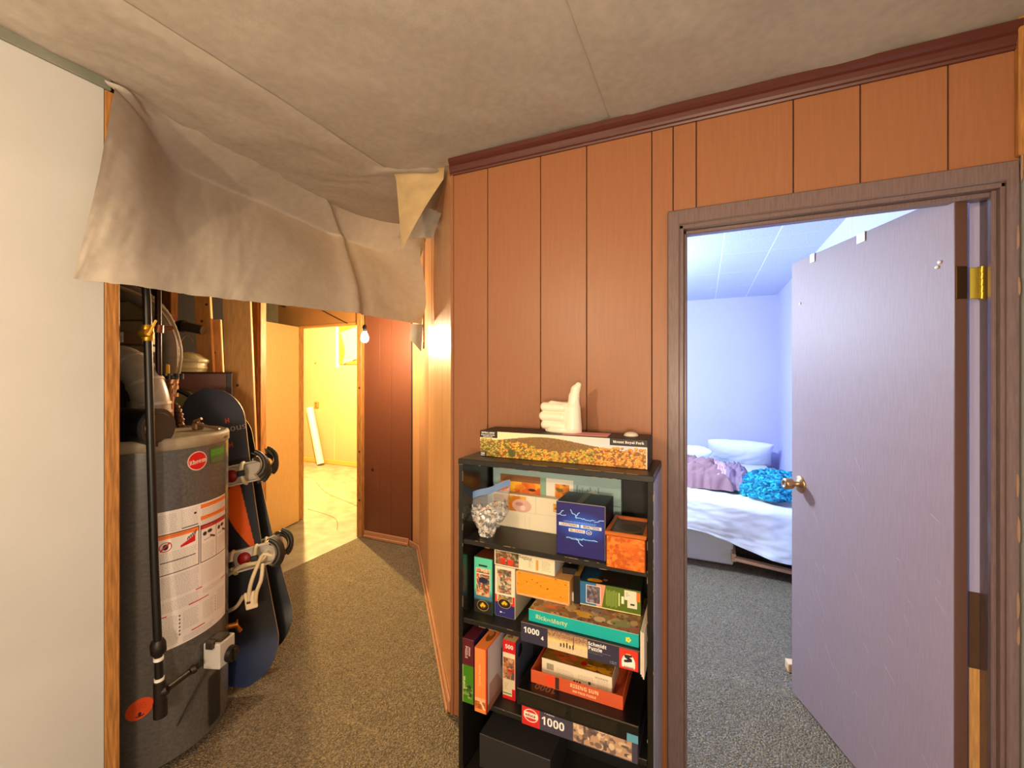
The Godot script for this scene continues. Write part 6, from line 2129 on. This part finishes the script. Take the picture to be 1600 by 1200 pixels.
# ------------------------------------------------------------------ the bed
func bed_things():
	var t = thing("bed", "low bed with a white box base under a white sheet in the lilac bedroom", "bed")
	var top = 0.565
	var zf = -3.62
	var white = mat(Color(0.86, 0.87, 0.90), 0.8)
	var st = mb()
	box(st, Vector3(-0.35, 0.40, -4.42), Vector3(1.96, 0.30, 1.58), 0.06)
	obj("mattress", st, white, t)
	st = mb()
	box(st, Vector3(-0.55, 0.13, -4.45), Vector3(1.50, 0.24, 1.50), 0.01)
	obj("box_base", st, mat(Color(0.80, 0.82, 0.86), 0.8), t)
	st = mb()
	bar(st, Vector3(0.20, 0.10, -3.62), Vector3(0.66, 0.065, -3.60), 0.05, 0.024, 0.003)
	obj("slat", st, mat(Color(0.86, 0.70, 0.56), 0.6), t)
	st = mb()
	bar(st, Vector3(0.20, 0.10, -3.62), Vector3(0.22, 0.16, -5.0), 0.03, 0.06, 0.003)
	obj("rail", st, mat(Color(0.86, 0.70, 0.56), 0.6), t)
	st = mb()
	bar(st, Vector3(0.62, 0.10, -3.64), Vector3(0.62, 0.10, -5.0), 0.03, 0.09, 0.003)
	obj("rail", st, mat(Color(0.86, 0.70, 0.56), 0.6), t)
	for p in [Vector3(0.64, 0, -3.66), Vector3(0.64, 0, -5.1), Vector3(-1.25, 0, -3.75), Vector3(-1.25, 0, -5.1)]:
		st = mb()
		tube(st, [p, p + Vector3(0, 0.12, 0)], 0.025, 12)
		obj("leg", st, mat(Color(0.70, 0.55, 0.42), 0.6), t)
	var sh = thing("bed_sheet", "rumpled white sheet hanging over the foot of the bed", "sheet")
	st = mb()
	grid(st, 90, 60, func(u, v):
		var x = lerpf(-1.34, 0.66, u)
		var h = clampf((x + 0.15) / 0.70, 0.0, 1.2)
		var topy = top - 0.055 * h
		var low = lerpf(0.315, 0.155, smoothstep(0.0, 1.0, h)) if x > -0.15 else 0.315 + 0.05 * clampf(-x - 0.15, 0, 1)
		var p
		var wr = 0.005 * fn.get_noise_2d(x * 3.5, v * 6.0) + 0.003 * fn.get_noise_2d(x * 12.0 + 4, v * 16.0)
		if v < 0.45:
			p = Vector3(x, topy + 0.012 + wr, lerpf(-5.18, zf + 0.05, v / 0.45))
		else:
			var k = (v - 0.45) / 0.55
			var a = minf(k / 0.22, 1.0) * PI / 2
			p = Vector3(x, lerpf(topy + 0.012, low, smoothstep(0.0, 1.0, k) * 0.4 + k * 0.6), zf + 0.05 * sin(a) + 0.05)
			p.z += wr * 1.2 + 0.02 * sin(x * 9.0 + k * 3.0) * k + 0.035 * k * fn.get_noise_2d(x * 2.2, 3.0)
			p.y += 0.01 * wr
		return p)
	obj("cloth", st, white, sh)
	# pillows against the wall
	for k in 2:
		t = thing("pillow", ["plump white pillow lying toward the wall, partly hidden by the door jamb", "flat white pillow leaning on the lilac wall behind the blankets"][k], "pillow", [Vector3(-0.14, 0.66, -4.75), Vector3(0.33, 0.665, -5.06)][k], 0.0, "white pillows on the bed")
		t.rotation = [Vector3(-0.35, 0.1, 0.05), Vector3(-0.75, -0.04, -0.02)][k]
		st = mb()
		var W = [0.40, 0.60][k]
		for side in [1.0, -1.0]:
			grid(st, 24, 16, func(u, v):
				var x = (u * 2 - 1)
				var y = (v * 2 - 1)
				var th = 0.085 * pow(maxf(0.0, (1 - pow(absf(x), 3.0)) * (1 - pow(absf(y), 3.0))), 0.6)
				th *= 1.0 + 0.18 * fn.get_noise_2d(x * 2 + k * 5, y * 2)
				var pinch = 1.0 - 0.06 * (1.0 - absf(x)) * absf(y)
				return Vector3(x * W / 2 * (1.0 - 0.05 * (1.0 - absf(y)) * absf(x)), side * th, y * 0.20 * pinch) if side > 0 else Vector3(-x * W / 2 * (1.0 - 0.05 * (1.0 - absf(y)) * absf(x)), side * th, y * 0.20 * pinch))
		obj("case", st, white, t)
	# heap of dusty purple bedding
	t = thing("purple_duvet", "crumpled dusty mauve duvet heaped on the bed", "duvet", Vector3(-0.02, 0.575, -3.98), 0.0)
	st = mb()
	var heap = func(u, v, cx, sx, sz, hh, seed_):
		var x = u * 2 - 1
		var z = v * 2 - 1
		var r = sqrt(x * x + z * z)
		var e = clampf(1.0 - pow(maxf(absf(x), absf(z)), 3.2), 0.0, 1.0)
		var y = hh * pow(e, 0.55)
		var n = fn.get_noise_2d(x * 2.2 + seed_, z * 2.2)
		var ridge = 1.0 - absf(fn.get_noise_2d(x * 2.0 + z * 2.4 + seed_, z * 1.0 - x * 0.6)) * 2.0
		y += e * (0.055 * n + 0.045 * ridge + 0.005 * fn.get_noise_2d(x * 9 + seed_, z * 7))
		return Vector3(cx + x * sx * (1.0 + 0.12 * n), maxf(y, 0.0), z * sz * (1.0 + 0.1 * fn.get_noise_2d(seed_, x * 3)))
	grid(st, 60, 44, func(u, v): return heap.call(u, v, -0.16, 0.40, 0.26, 0.155, 2.0))
	obj("heap", st, mat(Color(0.57, 0.43, 0.46), 0.85), t)
	st = mb()
	grid(st, 40, 30, func(u, v): return heap.call(u, v, 0.21, 0.15, 0.22, 0.12, 9.0) + Vector3(0, 0.004, 0.02))
	obj("turned_fold", st, mat(Color(0.54, 0.45, 0.54), 0.85), t)
	st = mb()
	var band = collage(64, 96, 88, [Color(0.80, 0.66, 0.68), Color(0.62, 0.40, 0.50), Color(0.86, 0.74, 0.70), Color(0.72, 0.52, 0.56)], 130, 6)
	grid(st, 12, 30, func(u, v):
		var a = lerpf(-0.4, PI * 0.86, v)
		return Vector3(0.07 + 0.085 * u + 0.03 * v + 0.012 * fn.get_noise_2d(u * 3, v * 5), 0.012 + 0.195 * maxf(0.0, sin(a)) * (1.0 - 0.15 * u), -0.06 + 0.27 * (v - 0.35) + 0.10 * (v * v)))
	obj("patterned_band", st, imat(band, 0.85), t)
	# chunky knitted blanket
	t = thing("chunky_blanket", "bright turquoise chunky knitted blanket bundled on the bed", "blanket", Vector3(0.50, 0.545, -3.86), 0.1)
	var mound = func(a, b, up):
		var lump = 1.0 + 0.22 * fn.get_noise_2d(cos(a) * 1.4 + 3.0, sin(a) * 1.4 + b)
		return Vector3(cos(b) * cos(a) * 0.27, 0.012 + sin(b) * 0.165, cos(b) * sin(a) * 0.24) * lump * (1.0 + up)
	st = mb()
	grid(st, 40, 14, func(u, v): return mound.call(-TAU * u, lerpf(PI / 2, 0.0, v), -0.05))
	obj("core", st, mat(Color(0.03, 0.30, 0.42), 0.9), t)
	var tones = [Color(0.05, 0.53, 0.64), Color(0.16, 0.68, 0.77), Color(0.03, 0.38, 0.52)]
	for k in 3:
		st = mb()
		rng.seed = 100 + k
		for q in 360:
			var a = rng.randf() * TAU
			var b = asin(rng.randf_range(0.02, 1.0))
			var dir = Vector2.from_angle(rng.randf() * TAU)
			var bend = dir.orthogonal() * rng.randf_range(-0.12, 0.12)
			var path = []
			for i in 6:
				var w = i / 5.0 - 0.5
				var o = dir * w * 0.26 + bend * (0.25 - w * w) * 4.0
				path.append(mound.call(a + o.x / maxf(cos(b), 0.25), clampf(b + o.y, 0.03, PI - 0.1), 0.045 * cos(w * PI) - 0.02))
			tube(st, path, [0.005, 0.0095, 0.0105, 0.0105, 0.0095, 0.005], 7)
		obj("yarn_loops", st, mat(tones[k], 0.9), t).set_meta("kind", "stuff")
	t = thing("wood_block", "short raw wood block on the carpet at the foot of the open dark door", "block", Vector3(0.398, 0, -2.52), 0.15)
	st = mb()
	box(st, Vector3(0.03, 0.022, 0), Vector3(0.11, 0.043, 0.05), 0.003)
	obj("block", st, mat(Color(0.86, 0.70, 0.52), 0.6), t)
